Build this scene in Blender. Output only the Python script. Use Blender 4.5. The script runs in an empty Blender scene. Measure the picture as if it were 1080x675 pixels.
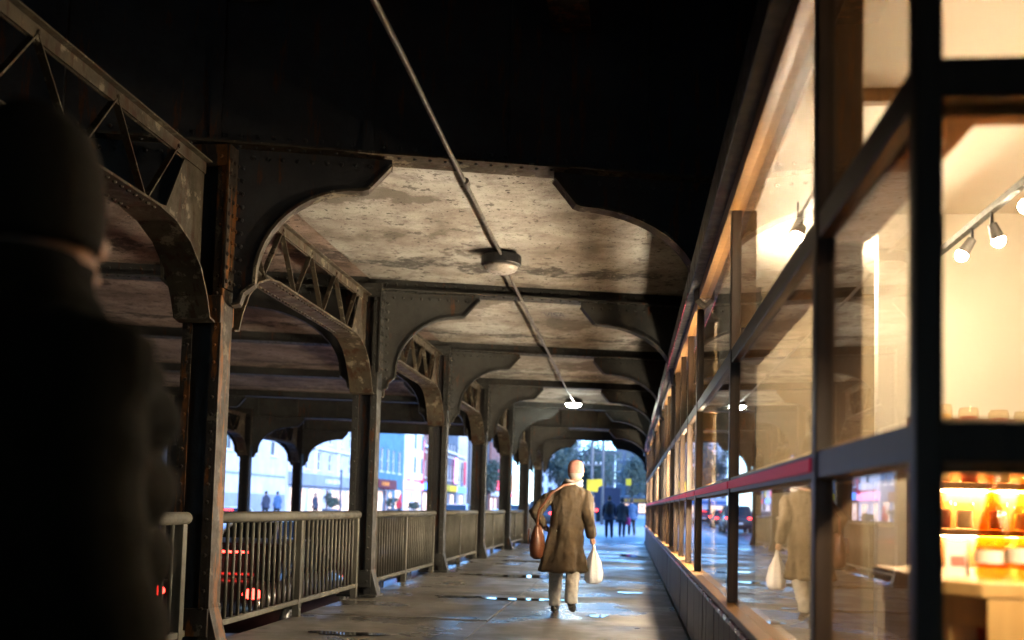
import bpy, bmesh, math, random
from mathutils import Vector, Matrix
random.seed(7)
R = math.radians
S = bpy.context.scene
C = S.collection

# ------------------------------------------------------------------ camera
W, H, F = 1080.0, 675.0, 1050.0
VPX, VPY, SHIFT, ROLL = 663.0, 537.0, 0.12, 1.05
cam_d = bpy.data.cameras.new('camera'); cam = bpy.data.objects.new('camera', cam_d); C.objects.link(cam); S.camera = cam
cam_d.sensor_width = 36; cam_d.lens = F / W * 36; cam_d.shift_y = SHIFT
cam_d.clip_start = 0.05; cam_d.clip_end = 3000
a = Vector(((VPX - W/2)/F, -((VPY - H/2 - SHIFT*W)/F), -1)).normalized()
u = Vector((math.sin(R(ROLL)), math.cos(R(ROLL)), 0)); u = (u - a*a.dot(u)).normalized()
x = a.cross(u)
m = Matrix((x, a, u)).to_4x4(); m.translation = Vector((0, 0, 1.21))
cam.matrix_world = m
cam_d.dof.use_dof = True; cam_d.dof.focus_distance = 8.5; cam_d.dof.aperture_fstop = 1.4

# ------------------------------------------------------------------ sky, sun, exposure
SUN_EL, SUN_ROT = R(22), R(125)
world = bpy.data.worlds.new('World'); S.world = world; world.use_nodes = True
nt = world.node_tree; nt.nodes.clear()
sky = nt.nodes.new('ShaderNodeTexSky'); sky.sky_type = 'NISHITA'; sky.sun_disc = False
sky.sun_elevation = SUN_EL; sky.sun_rotation = SUN_ROT; sky.ozone_density = 10.0; sky.air_density = 1.0; sky.dust_density = 0.1
bg = nt.nodes.new('ShaderNodeBackground'); bg.inputs[1].default_value = 0.15
out = nt.nodes.new('ShaderNodeOutputWorld'); nt.links.new(sky.outputs[0], bg.inputs[0]); nt.links.new(bg.outputs[0], out.inputs[0])
sun_d = bpy.data.lights.new('sun', 'SUN'); sun_d.energy = 0.65; sun_d.angle = R(20); sun_d.color = (1, .97, .94)
sun = bpy.data.objects.new('sun', sun_d); C.objects.link(sun)
sd = Vector((math.sin(SUN_ROT)*math.cos(SUN_EL), math.cos(SUN_ROT)*math.cos(SUN_EL), math.sin(SUN_EL)))
sun.rotation_euler = sd.to_track_quat('Z', 'Y').to_euler()
V = S.view_settings; V.view_transform = 'Standard'; V.look = 'None'; V.gamma = 1; V.use_curve_mapping = False
V.exposure = 3.0
S.cycles.max_bounces = 8; S.cycles.transparent_max_bounces = 24; S.cycles.use_denoising = True
S.cycles.sample_clamp_indirect = 6; S.cycles.caustics_reflective = False; S.cycles.caustics_refractive = False
LAMP = 1.0     # overall strength of the shop's lamps, added ones included

# ------------------------------------------------------------------ layout numbers
ROWX, RIGHTX, FARX, ABUT = -3.44, .92, -12.1, -16.6
SK = R(15); TS = math.tan(SK); CS = math.cos(SK)
BENT = [2.7, 7.7, 12.7, 17.7, 22.7, 27.7, 32.7, 37.7]
def ly(x, d): return d+(x-ROWX)*TS           # depth of a bent line at a given x
def road_z(y):
    t = max(0, min(1, (y-34)/34)); return -.85+.73*t*t*(3-2*t)

# ------------------------------------------------------------------ materials
def newmat(name):
    M = bpy.data.materials.new(name); M.use_nodes = True
    n = M.node_tree.nodes; return M, n, M.node_tree.links, n['Principled BSDF']
def col(c): return (c[0], c[1], c[2], 1)
def pos(n, l, scale=(1, 1, 1)):
    g = n.new('ShaderNodeNewGeometry'); mp = n.new('ShaderNodeMapping'); mp.inputs['Scale'].default_value = scale
    l.new(g.outputs['Position'], mp.inputs[0]); return mp.outputs[0]
def noise(n, l, vec, scale, detail=5, rough=.6):
    t = n.new('ShaderNodeTexNoise'); t.inputs['Scale'].default_value = scale; t.inputs['Detail'].default_value = detail
    t.inputs['Roughness'].default_value = rough; l.new(vec, t.inputs['Vector']); return t.outputs[0]
def ramp(n, l, v, stops):
    r = n.new('ShaderNodeValToRGB'); e = r.color_ramp.elements
    e[0].position, e[0].color = stops[0][0], col(stops[0][1]); e[1].position, e[1].color = stops[-1][0], col(stops[-1][1])
    for p, c in stops[1:-1]:
        k = e.new(p); k.color = col(c)
    l.new(v, r.inputs[0]); return r.outputs[0]
def g3(v): return (v, v, v)
def mix(n, l, fac, A, B):
    x = n.new('ShaderNodeMix'); x.data_type = 'RGBA'
    l.new(fac, x.inputs[0])
    for s, v in ((6, A), (7, B)):
        if isinstance(v, tuple): x.inputs[s].default_value = col(v)
        else: l.new(v, x.inputs[s])
    return x.outputs[2]
def bump(n, l, v, b, strength=.3, dist=.02):
    k = n.new('ShaderNodeBump'); k.inputs['Strength'].default_value = strength; k.inputs['Distance'].default_value = dist
    l.new(v, k.inputs['Height']); l.new(k.outputs[0], b.inputs['Normal'])
def pm(name, c1, c2=None, scale=6, rough=.6, metal=0, bumps=.15, dist=.01, stretch=(1, 1, 1), rvar=.15):
    M, n, l, b = newmat(name)
    c2 = c2 or tuple(v*.7 for v in c1)
    p = pos(n, l, stretch); f = noise(n, l, p, scale)
    l.new(ramp(n, l, f, [(.3, c2), (.7, c1)]), b.inputs['Base Color'])
    l.new(ramp(n, l, noise(n, l, p, scale*2.3), [(.3, g3(max(.02, rough-rvar))), (.7, g3(min(1, rough+rvar)))]), b.inputs['Roughness'])
    b.inputs['Metallic'].default_value = metal
    if bumps: bump(n, l, noise(n, l, p, scale*3), b, bumps, dist)
    return M
def emat(name, c, strength):
    M, n, l, b = newmat(name)
    b.inputs['Base Color'].default_value = col(c); b.inputs['Emission Color'].default_value = col(c)
    b.inputs['Emission Strength'].default_value = strength; return M
def steel(name, paint, paint2, rust=(.10, .035, .012), amount=.56, pale=None):
    M, n, l, b = newmat(name)
    p = pos(n, l); st = pos(n, l, (5, 5, .7))
    base = mix(n, l, ramp(n, l, noise(n, l, p, 2.2), [(.35, g3(0)), (.65, g3(1))]), paint, paint2)
    if pale:
        base = mix(n, l, ramp(n, l, noise(n, l, p, 5.5, 8, .7), [(.56, g3(0)), (.60, g3(1))]), base, pale)
    rm = ramp(n, l, noise(n, l, st, 1.9, 7, .68), [(amount, g3(0)), (amount+.06, g3(1))])
    rc = ramp(n, l, noise(n, l, p, 18), [(.3, tuple(v*.45 for v in rust)), (.7, rust)])
    l.new(mix(n, l, rm, base, rc), b.inputs['Base Color'])
    l.new(ramp(n, l, noise(n, l, p, 9), [(.3, g3(.42)), (.7, g3(.8))]), b.inputs['Roughness']); b.inputs['Specular IOR Level'].default_value = .3
    bump(n, l, noise(n, l, p, 26, 6), b, .35, .008); return M
M = {}
M['steel'] = steel('painted_steel', (.038, .038, .035), (.020, .019, .017), amount=.59)
M['steel_rusty'] = steel('rusty_steel', (.042, .032, .024), (.022, .016, .012), rust=(.20, .075, .016), amount=.52, pale=(.10, .085, .06))
M['steel_dark'] = steel('dark_steel', (.035, .034, .036), (.02, .019, .02), amount=.57)
M['steel_tan'] = steel('tan_steel', (.062, .050, .033), (.032, .025, .017), rust=(.05, .022, .010), amount=.53, pale=(.15, .13, .095))
M['rail'] = steel('rail_paint', (.115, .112, .095), (.07, .067, .057), amount=.68)
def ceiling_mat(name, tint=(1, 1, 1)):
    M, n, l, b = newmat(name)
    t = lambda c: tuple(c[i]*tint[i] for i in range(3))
    p = pos(n, l); lo = pos(n, l, (1, .8, 1))
    c = ramp(n, l, noise(n, l, p, 1.0, 8, .62), [(.34, t((.20, .165, .13))), (.46, t((.33, .29, .24))), (.58, t((.45, .42, .365))), (.72, t((.54, .515, .47)))])
    big = ramp(n, l, noise(n, l, lo, .85, 9, .62), [(.545, g3(0)), (.575, g3(.75))])           # brown water stains
    c = mix(n, l, big, c, t((.115, .092, .068)))
    dirt = ramp(n, l, noise(n, l, p, 3.2, 12, .78), [(.48, g3(0)), (.66, g3(.8))])
    c = mix(n, l, dirt, c, t((.15, .12, .095)))
    sp = ramp(n, l, noise(n, l, p, 13, 5, .62), [(.62, g3(0)), (.65, g3(.9))])               # pits and flakes
    c = mix(n, l, sp, c, t((.05, .042, .034)))
    sp2 = ramp(n, l, noise(n, l, p, 30, 5, .66), [(.60, g3(0)), (.64, g3(.8))]); c = mix(n, l, sp2, c, t((.13, .11, .09)))
    mk = ramp(n, l, noise(n, l, p, 5.5, 7, .66), [(.60, g3(0)), (.62, g3(.8))]); c = mix(n, l, mk, c, t((.085, .07, .055)))
    # spalled strip running across each bay just short of the next girder
    g = n.new('ShaderNodeNewGeometry'); sx = n.new('ShaderNodeSeparateXYZ'); l.new(g.outputs['Position'], sx.inputs[0])
    def ma(op, A, B):
        k = n.new('ShaderNodeMath'); k.operation = op
        for q, v in enumerate((A, B)):
            if isinstance(v, (int, float)): k.inputs[q].default_value = v
            else: l.new(v, k.inputs[q])
        return k.outputs[0]
    d = ma('SUBTRACT', sx.outputs['Y'], ma('MULTIPLY', ma('SUBTRACT', sx.outputs['X'], ROWX), TS))
    fr = ma('FRACT', ma('DIVIDE', ma('SUBTRACT', d, BENT[1]), 5.0), 0)
    band = ma('SUBTRACT', 1, ma('DIVIDE', ma('ABSOLUTE', ma('SUBTRACT', fr, .79), 0), .11))
    rag = ma('ADD', band, ma('MULTIPLY', ma('SUBTRACT', noise(n, l, p, 1.7, 9, .7), .56), 5.0))
    spall = ramp(n, l, rag, [(.35, g3(0)), (.6, g3(.85))])
    inner = ramp(n, l, noise(n, l, p, 11, 8, .8), [(.42, t((.035, .031, .027))), (.55, t((.12, .105, .09))), (.62, t((.5, .47, .42)))])
    c = mix(n, l, spall, c, inner)
    l.new(c, b.inputs['Base Color']); b.inputs['Roughness'].default_value = .85
    hgt = ma('SUBTRACT', ma('MULTIPLY', noise(n, l, p, 9, 10, .75), .5), ma('ADD', ma('MULTIPLY', sp, .35), ma('MULTIPLY', spall, ma('ADD', .3, noise(n, l, p, 14, 6, .8)))))
    bump(n, l, hgt, b, .8, .05); return M
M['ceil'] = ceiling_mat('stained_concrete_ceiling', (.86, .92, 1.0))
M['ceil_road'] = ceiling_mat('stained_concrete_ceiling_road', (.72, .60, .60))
def slab_mat():
    M, n, l, b = newmat('worn_concrete_paving'); p = pos(n, l)
    base = ramp(n, l, noise(n, l, p, 1.6, 9, .68), [(.32, (.06, .055, .05)), (.5, (.125, .117, .108)), (.70, (.20, .19, .175))])
    gum = ramp(n, l, noise(n, l, p, 9, 3, .5), [(.66, g3(0)), (.70, g3(.8))])
    c = mix(n, l, gum, base, (.05, .047, .045))
    oi = n.new('ShaderNodeObjectInfo'); rr = ramp(n, l, oi.outputs['Random'], [(0, g3(.78)), (1, g3(1))])
    mu = n.new('ShaderNodeMix'); mu.data_type = 'RGBA'; mu.blend_type = 'MULTIPLY'; mu.inputs[0].default_value = 1
    l.new(c, mu.inputs[6]); l.new(rr, mu.inputs[7]); l.new(mu.outputs[2], b.inputs['Base Color'])
    wet = ramp(n, l, noise(n, l, p, .7, 5, .6), [(.40, g3(.22)), (.60, g3(.6))]); l.new(wet, b.inputs['Roughness'])
    bump(n, l, noise(n, l, p, 22, 8, .7), b, .25, .01); return M
M['slab'] = slab_mat()
M['joint'] = pm('dirty_joint', (.06, .055, .05), scale=9, rough=.9)
def puddle_mat():
    M, n, l, b = newmat('puddle_water'); b.inputs['Base Color'].default_value = (.012, .012, .013, 1); b.inputs['Roughness'].default_value = .03
    b.inputs['Specular IOR Level'].default_value = .6
    bump(n, l, noise(n, l, pos(n, l), 5, 2), b, .04, .01); return M
M['puddle'] = puddle_mat()
M['asphalt'] = pm('wet_asphalt', (.055, .055, .058), (.03, .03, .032), 3, .42, bumps=.3)
M['paint_line'] = pm('road_paint', (.75, .74, .70), (.5, .5, .48), 8, .6)
M['pave_far'] = pm('pale_pavement', (.42, .42, .42), (.32, .32, .33), 1.2, .55)
M['ground'] = pm('ground_earth', (.20, .20, .19), (.13, .13, .12), .3, .9)
M['stone'] = pm('abutment_concrete', (.22, .21, .19), (.12, .115, .105), 1.5, .85, bumps=.4, dist=.02)
def wood_mat(name, c1, c2, rough=.45):
    M, n, l, b = newmat(name); p = pos(n, l, (9, 9, 1.2)); q = pos(n, l, (9, 1.2, 9))
    l.new(ramp(n, l, noise(n, l, p, 2.4, 7, .65), [(.3, c2), (.7, c1)]), b.inputs['Base Color'])
    b.inputs['Roughness'].default_value = rough; b.inputs['Specular IOR Level'].default_value = .3; bump(n, l, noise(n, l, q, 9), b, .12, .005); return M
M['frame'] = wood_mat('dark_stained_timber', (.05, .03, .018), (.026, .016, .010), .42)
M['frame_in'] = wood_mat('honey_timber', (.30, .155, .052), (.20, .10, .034), .4)
M['frame_mid'] = wood_mat('brown_timber', (.20, .11, .045), (.11, .06, .025), .42)
M['table_wood'] = wood_mat('pale_table_wood', (.62, .38, .14), (.48, .27, .09), .4)
M['board'] = wood_mat('charcoal_boards', (.06, .056, .052), (.032, .030, .029), .5)
M['fascia'] = pm('black_fascia', (.02, .019, .018), (.012, .011, .011), 4, .45)
M['white_wall'] = pm('cream_plaster', (.80, .74, .62), (.74, .68, .56), 1.5, .7, bumps=.05)
M['beige_wall'] = pm('beige_partition', (.34, .27, .17), (.27, .21, .125), 1.2, .6, bumps=.05)
M['shop_floor'] = wood_mat('shop_floorboards', (.30, .18, .09), (.2, .12, .06), .35)
M['black'] = pm('black_metal', (.012, .012, .013), (.006, .006, .007), 9, .4, bumps=.05)
M['grey_pipe'] = pm('galvanised_conduit', (.13, .12, .11), (.07, .06, .05), 12, .45, .3)
M['red_glow'] = emat('glowing_red_strip', (1, .02, .09), .016)  # red glow along the rail, given as weak emission
M['red_paint'] = pm('red_paint', (.35, .02, .05), scale=5, rough=.3, bumps=0)
M['bulb'] = emat('warm_bulb', (1, .80, .55), 105*LAMP)
M['globe'] = emat('warm_globe', (1, .82, .60), 155*LAMP)
M['led'] = emat('warm_shelf_light', (1, .66, .32), 34*LAMP)
M['lens_lit'] = emat('lit_lamp_lens', (.95, 1, .86), 32)
M['lens_off'] = pm('opal_lamp_lens', (.30, .28, .26), (.24, .22, .20), 8, .3, bumps=0)
def glass_mat(name, f0, tint=(1, 1, 1)):
    M = bpy.data.materials.new(name); M.use_nodes = True; n = M.node_tree.nodes; l = M.node_tree.links; n.clear()
    g = n.new('ShaderNodeNewGeometry'); d = n.new('ShaderNodeVectorMath'); d.operation = 'DOT_PRODUCT'
    l.new(g.outputs['Incoming'], d.inputs[0]); l.new(g.outputs['Normal'], d.inputs[1])
    def ma(op, A, B):
        k = n.new('ShaderNodeMath'); k.operation = op
        for i, v in enumerate((A, B)):
            if v is None: continue
            if isinstance(v, (int, float)): k.inputs[i].default_value = v
            else: l.new(v, k.inputs[i])
        return k.outputs[0]
    c = ma('ABSOLUTE', d.outputs['Value'], None); f = ma('POWER', ma('SUBTRACT', 1, c), 5); f = ma('ADD', ma('MULTIPLY', f, 1-f0), f0)
    t = n.new('ShaderNodeBsdfTransparent'); t.inputs[0].default_value = col(tint)
    s = n.new('ShaderNodeBsdfGlossy'); s.inputs['Roughness'].default_value = .012
    x = n.new('ShaderNodeMixShader'); l.new(f, x.inputs[0]); l.new(t.outputs[0], x.inputs[1]); l.new(s.outputs[0], x.inputs[2])
    o = n.new('ShaderNodeOutputMaterial'); l.new(x.outputs[0], o.inputs[0]); return M
M['glass'] = glass_mat('shop_window_glass', .045, (.96, .96, .94))
M['bottle_glass'] = glass_mat('bottle_glass', .06, (.93, .66, .28))
M['clear_glass'] = glass_mat('clear_jar_glass', .06, (.95, .88, .74))
M['win_dark'] = pm('dark_window_pane', (.05, .06, .08), (.03, .035, .05), .6, .12, bumps=0, rvar=.05)
def litwin():
    Mt, n, l, b = newmat('lit_shop_window'); p = pos(n, l, (1, 1, 1.4))
    c = ramp(n, l, noise(n, l, p, 1.3, 4, .7), [(.36, (.10, .07, .07)), (.5, (.75, .45, .33)), (.66, (1, .86, .72))])
    l.new(c, b.inputs['Emission Color']); b.inputs['Base Color'].default_value = (.1, .09, .08, 1); b.inputs['Emission Strength'].default_value = .4; b.inputs['Roughness'].default_value = .2
    return Mt
M['win_lit'] = litwin()
M['skin'] = pm('skin', (.50, .30, .21), (.45, .25, .17), 9, .5, bumps=.05)
M['pale_hair'] = pm('pale_hair', (.42, .38, .34), (.28, .24, .21), 60, .7, bumps=.6)
M['hair'] = pm('dark_hair', (.03, .022, .018), scale=40, rough=.6)
def cloth(name, c, s=30, b=.3): return pm(name, c, tuple(v*.72 for v in c), s, .85, bumps=b, dist=.004)
M['coat'] = pm('brown_wool_coat', (.058, .038, .018), (.038, .025, .012), 9, .9, bumps=0)
def folds(m_, scale, stretch, st, dist):
    n, l = m_.node_tree.nodes, m_.node_tree.links; tc = n.new('ShaderNodeTexCoord'); mp = n.new('ShaderNodeMapping'); mp.inputs['Scale'].default_value = stretch
    l.new(tc.outputs['Object'], mp.inputs[0]); bump(n, l, noise(n, l, mp.outputs[0], scale, 1.5, .4), n['Principled BSDF'], st, dist)
folds(M['coat'], 6, (1.4, 1.4, .55), .9, .09); M['trouser'] = cloth('grey_trousers', (.38, .37, .35))
M['hat'] = cloth('pink_red_knit', (.46, .21, .17), 60, .6); M['scarf'] = cloth('grey_scarf', (.32, .30, .29))
M['leather'] = pm('brown_leather', (.15, .055, .025), (.09, .03, .015), 14, .4)
M['shoe'] = pm('black_shoe', (.015, .014, .014), scale=12, rough=.35)
M['plastic'] = pm('white_plastic_bag', (.90, .92, .97), (.8, .82, .9), 7, .4, bumps=.5, dist=.03)
M['puffer'] = pm('olive_black_puffer', (.010, .0085, .005), (.006, .005, .003), 12, .95, bumps=.3)
M['beanie'] = cloth('dark_olive_beanie', (.020, .016, .011), 70, .7)
for k_ in ('puffer', 'beanie'): M[k_].node_tree.nodes['Principled BSDF'].inputs['Specular IOR Level'].default_value = .12
M['navy'] = cloth('navy_cloth', (.022, .03, .06)); M['dark'] = cloth('charcoal_cloth', (.02, .02, .024)); M['pink'] = cloth('pink_bag', (.75, .06, .22)); M['teal_cloth'] = cloth('blue_cloth', (.04, .10, .22))
M['red_cloth'] = cloth('red_cloth', (.6, .04, .08))

# ------------------------------------------------------------------ mesh helpers
class MB:
    def __init__(s): s.v = []; s.f = []
    def add(s, vs, fs):
        o = len(s.v); s.v += [tuple(p) for p in vs]; s.f += [tuple(i+o for i in q) for q in fs]; return s
    def box(s, x0, x1, y0, y1, z0, z1):
        return s.add([(x0,y0,z0),(x1,y0,z0),(x1,y1,z0),(x0,y1,z0),(x0,y0,z1),(x1,y0,z1),(x1,y1,z1),(x0,y1,z1)],
                     [(0,3,2,1),(4,5,6,7),(0,1,5,4),(1,2,6,5),(2,3,7,6),(3,0,4,7)])
    def bar(s, p, q, w, h, up=(0, 0, 1)):
        p, q = Vector(p), Vector(q); d = (q-p).normalized(); up = Vector(up)
        if abs(d.dot(up)) > .98: up = Vector((0, 1, 0))
        sx = d.cross(up).normalized()*w/2; sz = sx.normalized().cross(d)*h/2
        vs = [p-sx-sz, p+sx-sz, p+sx+sz, p-sx+sz, q-sx-sz, q+sx-sz, q+sx+sz, q-sx+sz]
        return s.add(vs, [(0,1,2,3),(7,6,5,4),(0,4,5,1),(1,5,6,2),(2,6,7,3),(3,7,4,0)])
    def prism(s, poly, axis, a0, a1):
        def P(u, w, t): return {'y': (u, t, w), 'x': (t, u, w), 'z': (u, w, t)}[axis]
        n = len(poly)
        return s.add([P(u, w, a0) for u, w in poly]+[P(u, w, a1) for u, w in poly],
                     [tuple(range(n)), tuple(range(2*n-1, n-1, -1))]+[((i+1) % n, i, n+i, n+(i+1) % n) for i in range(n)])
    def ribbon(s, pts, axis, a0, a1, t):
        """curved strip: polyline in (u,w), thickness t to the left, extruded on axis"""
        P = [Vector(p) for p in pts]; off = []
        for i in range(len(P)):
            d = (P[min(i+1, len(P)-1)]-P[max(i-1, 0)]).normalized(); off.append(P[i]+Vector((-d.y, d.x))*t)
        for i in range(len(P)-1):
            s.prism([P[i], P[i+1], off[i+1], off[i]], axis, a0, a1)
        return s
    def rings(s, rr, cap=True):
        n = len(rr[0]); o = len(s.v); s.v += [tuple(p) for r in rr for p in r]
        for k in range(len(rr)-1):
            for i in range(n):
                j = (i+1) % n; s.f.append((o+k*n+i, o+k*n+j, o+(k+1)*n+j, o+(k+1)*n+i))
        if cap: s.f.append(tuple(o+i for i in range(n-1, -1, -1))); s.f.append(tuple(o+(len(rr)-1)*n+i for i in range(n)))
        return s
    def tube(s, pts, rad, n=10, cap=True):
        pts = [Vector(p) for p in pts]; rad = rad if isinstance(rad, (list, tuple)) else [rad]*len(pts)
        rr = []; ref = None
        for i, p in enumerate(pts):
            d = (pts[min(i+1, len(pts)-1)]-pts[max(i-1, 0)]).normalized()
            if ref is None: ref = Vector((1, 0, 0)) if abs(d.x) < .9 else Vector((0, 1, 0))
            a_ = d.cross(ref).normalized(); b_ = d.cross(a_).normalized(); ref = b_.cross(d).normalized() if False else ref
            rr.append([p+(a_*math.cos(t)+b_*math.sin(t))*rad[i] for t in [2*math.pi*k/n for k in range(n)]])
        return s.rings(rr, cap)
    def loft(s, secs, n=20):
        """secs: (cx, cy, z, rx, ry) horizontal ellipses, bottom to top"""
        return s.rings([[(cx+rx*math.cos(t), cy+ry*math.sin(t), z) for t in [2*math.pi*k/n for k in range(n)]] for cx, cy, z, rx, ry in secs])
    def lathe(s, prof, n=16, c=(0, 0, 0)):
        return s.rings([[(c[0]+r*math.cos(t), c[1]+r*math.sin(t), c[2]+z) for t in [2*math.pi*k/n for k in range(n)]] for r, z in prof])
    def ball(s, c, r, n=12, m_=8, sc=(1, 1, 1)):
        return s.rings([[(c[0]+r*sc[0]*math.sin(p)*math.cos(t), c[1]+r*sc[1]*math.sin(p)*math.sin(t), c[2]-r*sc[2]*math.cos(p))
                         for t in [2*math.pi*k/n for k in range(n)]] for p in [math.pi*(.02+.96*q/m_) for q in range(m_+1)]])
    def rivet(s, p, nrm, r=.016):
        r *= 1.25; p, nrm = Vector(p), Vector(nrm); a_ = nrm.orthogonal().normalized(); b_ = nrm.cross(a_)
        ring = lambda rr, h: [p+nrm*h+(a_*math.cos(t)+b_*math.sin(t))*rr for t in [2*math.pi*k/6 for k in range(6)]]
        return s.rings([ring(r, 0), ring(r*.75, r*.6), ring(r*.2, r*.8)])
    def build(s, name, mat, parent=None, smooth=False, bevel=0, loc=None):
        me = bpy.data.meshes.new(name); me.from_pydata(s.v, [], s.f); me.update()
        bm = bmesh.new(); bm.from_mesh(me); bmesh.ops.recalc_face_normals(bm, faces=bm.faces[:]); bm.to_mesh(me); bm.free()
        me.materials.append(M[mat] if isinstance(mat, str) else mat)
        if smooth:
            for q in me.polygons: q.use_smooth = True
        o = bpy.data.objects.new(name, me); C.objects.link(o)
        if parent: o.parent = parent
        if loc: o.location = loc
        if bevel:
            b = o.modifiers.new('bevel', 'BEVEL'); b.width = bevel; b.segments = 2; b.limit_method = 'ANGLE'
        return o
def tag(o, label=None, cat=None, group=None, kind=None):
    if label: o['label'] = label
    if cat: o['category'] = cat
    if group: o['group'] = group
    if kind: o['kind'] = kind
    return o
def thing(name, label, cat, loc=(0, 0, 0), rz=0, group=None):
    o = bpy.data.objects.new(name, None); C.objects.link(o); o.location = loc; o.rotation_euler = (0, 0, rz); o.empty_display_size = .2
    return tag(o, label, cat, group)
KIDS = {}
def kids(o): return [c for c in bpy.data.objects if c.parent == o]
def copy_tree(o, loc=None, label=None, rz=None, parent=None):
    c = o.copy(); C.objects.link(c); c.parent = parent
    if loc is not None: c.location = loc
    if rz is not None: c.rotation_euler.z = rz
    if label: c['label'] = label
    for ch in kids(o): copy_tree(ch, parent=c)
    return c
def struct(o): o['kind'] = 'structure'; return o

# ------------------------------------------------------------------ ground, road, walkway
struct(MB().box(-1500, 1500, -600, 2500, -1.2, -1.0).build('ground', 'ground'))
mb = MB(); ys = [-22+2*i for i in range(12)]+[2+2*i for i in range(60)]+[122+20*i for i in range(14)]
vs = []; fs = []
for i, y in enumerate(ys):
    z = road_z(y); vs += [(-12.0 if y < 40 else -14, y, z), (-3.5, y, z)]
    if i: fs.append((2*i-2, 2*i-1, 2*i+1, 2*i))
mb.add(vs, fs); struct(mb.build('road', 'asphalt'))
ln = MB()
for y in range(0, 200, 6):
    z0, z1 = road_z(y)+.006, road_z(y+3)+.006
    ln.add([(-7.82, y, z0), (-7.68, y, z0), (-7.68, y+3, z1), (-7.82, y+3, z1)], [(0, 1, 2, 3)])
struct(ln.build('lane_marking', 'paint_line'))
wk = struct(MB().box(-3.5, .6, -4, 38.6, -.99, -.03).build('walkway', 'joint'))
y = -4.0; k = 0
slab_v = []
for d in range(3):
    w0 = 2.03; b = MB().box(0, w0, 0, 1.60, -.04, 0)
    slab_v.append(b)
while y < 38:
    ln_ = 1.6 if y+1.6 < 38.5 else 38.5-y
    for c in range(2):
        o = None
        if k < 2:
            o = slab_v[0].build('paving_slab', 'slab', wk, bevel=.008)
            if k == 0: first = o
        else:
            o = first.copy(); C.objects.link(o)
        o.location = (-3.49+c*2.045, y, -.004*random.random()); o.rotation_euler = (R(random.uniform(-.12, .12)), R(random.uniform(-.12, .12)), 0)
        if ln_ < 1.6: o.scale.y = ln_/1.6
        k += 1
    y += 1.612
def puddle(cx, cy, rx, ry, seed):
    rnd = random.Random(seed); n = 40; pts = []
    ph = [rnd.uniform(0, 6.28) for _ in range(5)]
    for i in range(n):
        t = 2*math.pi*i/n; r = 1+.28*math.sin(2*t+ph[0])+.2*math.sin(3*t+ph[1])+.12*math.sin(5*t+ph[2])+.06*math.sin(9*t+ph[3])
        pts.append((cx+rx*r*math.cos(t), cy+ry*r*math.sin(t)))
    struct(MB().prism(pts, 'z', .0025, .0065).build('puddle', 'puddle'))
puddle(-1.7, 17.3, .85, .45, 1); puddle(-1.35, 13.0, .6, .13, 2); puddle(-2.1, 13.1, .3, .10, 3); puddle(.02, 14.6, .14, .14, 4)
puddle(-.33, 11.3, .14, .09, 6); puddle(-2.3, 22.0, .4, .35, 7); puddle(-2.55, 9.0, .28, .13, 8); puddle(-.9, 20.5, .3, .3, 9); puddle(.1, 26, .35, .7, 10)
struct(MB().box(-16.5, -12.0, -22, 62, -.99, -.01).build('far_pavement', 'pave_far'))
struct(MB().box(-3.5, 6, 38.6, 330, -.99, -.012).build('sidewalk', 'pave_far'))
struct(MB().box(-60, -14.0, 62, 330, -.99, -.014).build('far_pavement', 'pave_far'))
struct(MB().box(-60, -16.5, 39, 62, -.99, -.016).build('far_pavement', 'pave_far'))

# ------------------------------------------------------------------ bridge: deck, ceilings, abutments
def skew_slab(x0, x1, d0, d1, z0, z1, nx, ny, amp, seed):
    rnd = random.Random(seed); mb = MB(); g = {}
    for j in range(ny+1):
        for i in range(nx+1):
            xx = x0+(x1-x0)*i/nx; yy = ly(xx, d0+(d1-d0)*j/ny)
            g[i, j] = len(mb.v); edge = i in (0, nx) or j in (0, ny)
            mb.v.append((xx, yy, z0+(0 if edge else rnd.uniform(-amp, amp))))
    for j in range(ny):
        for i in range(nx): mb.f.append((g[i, j], g[i, j+1], g[i+1, j+1], g[i+1, j]))
    o = len(mb.v)
    mb.v += [(x0, ly(x0, d0), z1), (x1, ly(x1, d0), z1), (x1, ly(x1, d1), z1), (x0, ly(x0, d1), z1)]; mb.f.append((o, o+1, o+2, o+3))
    mb.f.append(tuple([g[i, 0] for i in range(nx+1)]+[o+1, o])); mb.f.append(tuple([g[i, ny] for i in range(nx, -1, -1)]+[o+3, o+2]))
    mb.f.append(tuple([g[0, j] for j in range(ny, -1, -1)]+[o, o+3])); mb.f.append(tuple([g[nx, j] for j in range(ny+1)]+[o+2, o+1]))
    return mb
struct(skew_slab(-17.2, 7, -70, 38.2, 5.9, 6.3, 1, 1, 0, 0).build('bridge_deck', 'steel_dark'))
for k in range(1, 7):
    z = 4.16 if k not in (5,) else 4.62
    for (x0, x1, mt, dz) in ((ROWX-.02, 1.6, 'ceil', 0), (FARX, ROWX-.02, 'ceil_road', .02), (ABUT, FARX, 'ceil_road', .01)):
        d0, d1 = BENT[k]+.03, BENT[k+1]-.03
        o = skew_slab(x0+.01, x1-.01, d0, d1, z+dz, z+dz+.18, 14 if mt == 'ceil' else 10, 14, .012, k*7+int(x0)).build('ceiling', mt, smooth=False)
        struct(o)
struct(MB().box(-17.3, ABUT, -70, 35, -1, 5.88).build('abutment_wall', 'stone'))
struct(MB().box(6.0, 6.8, -70, 40.5, -1, 5.88).build('abutment_wall', 'stone'))

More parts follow.
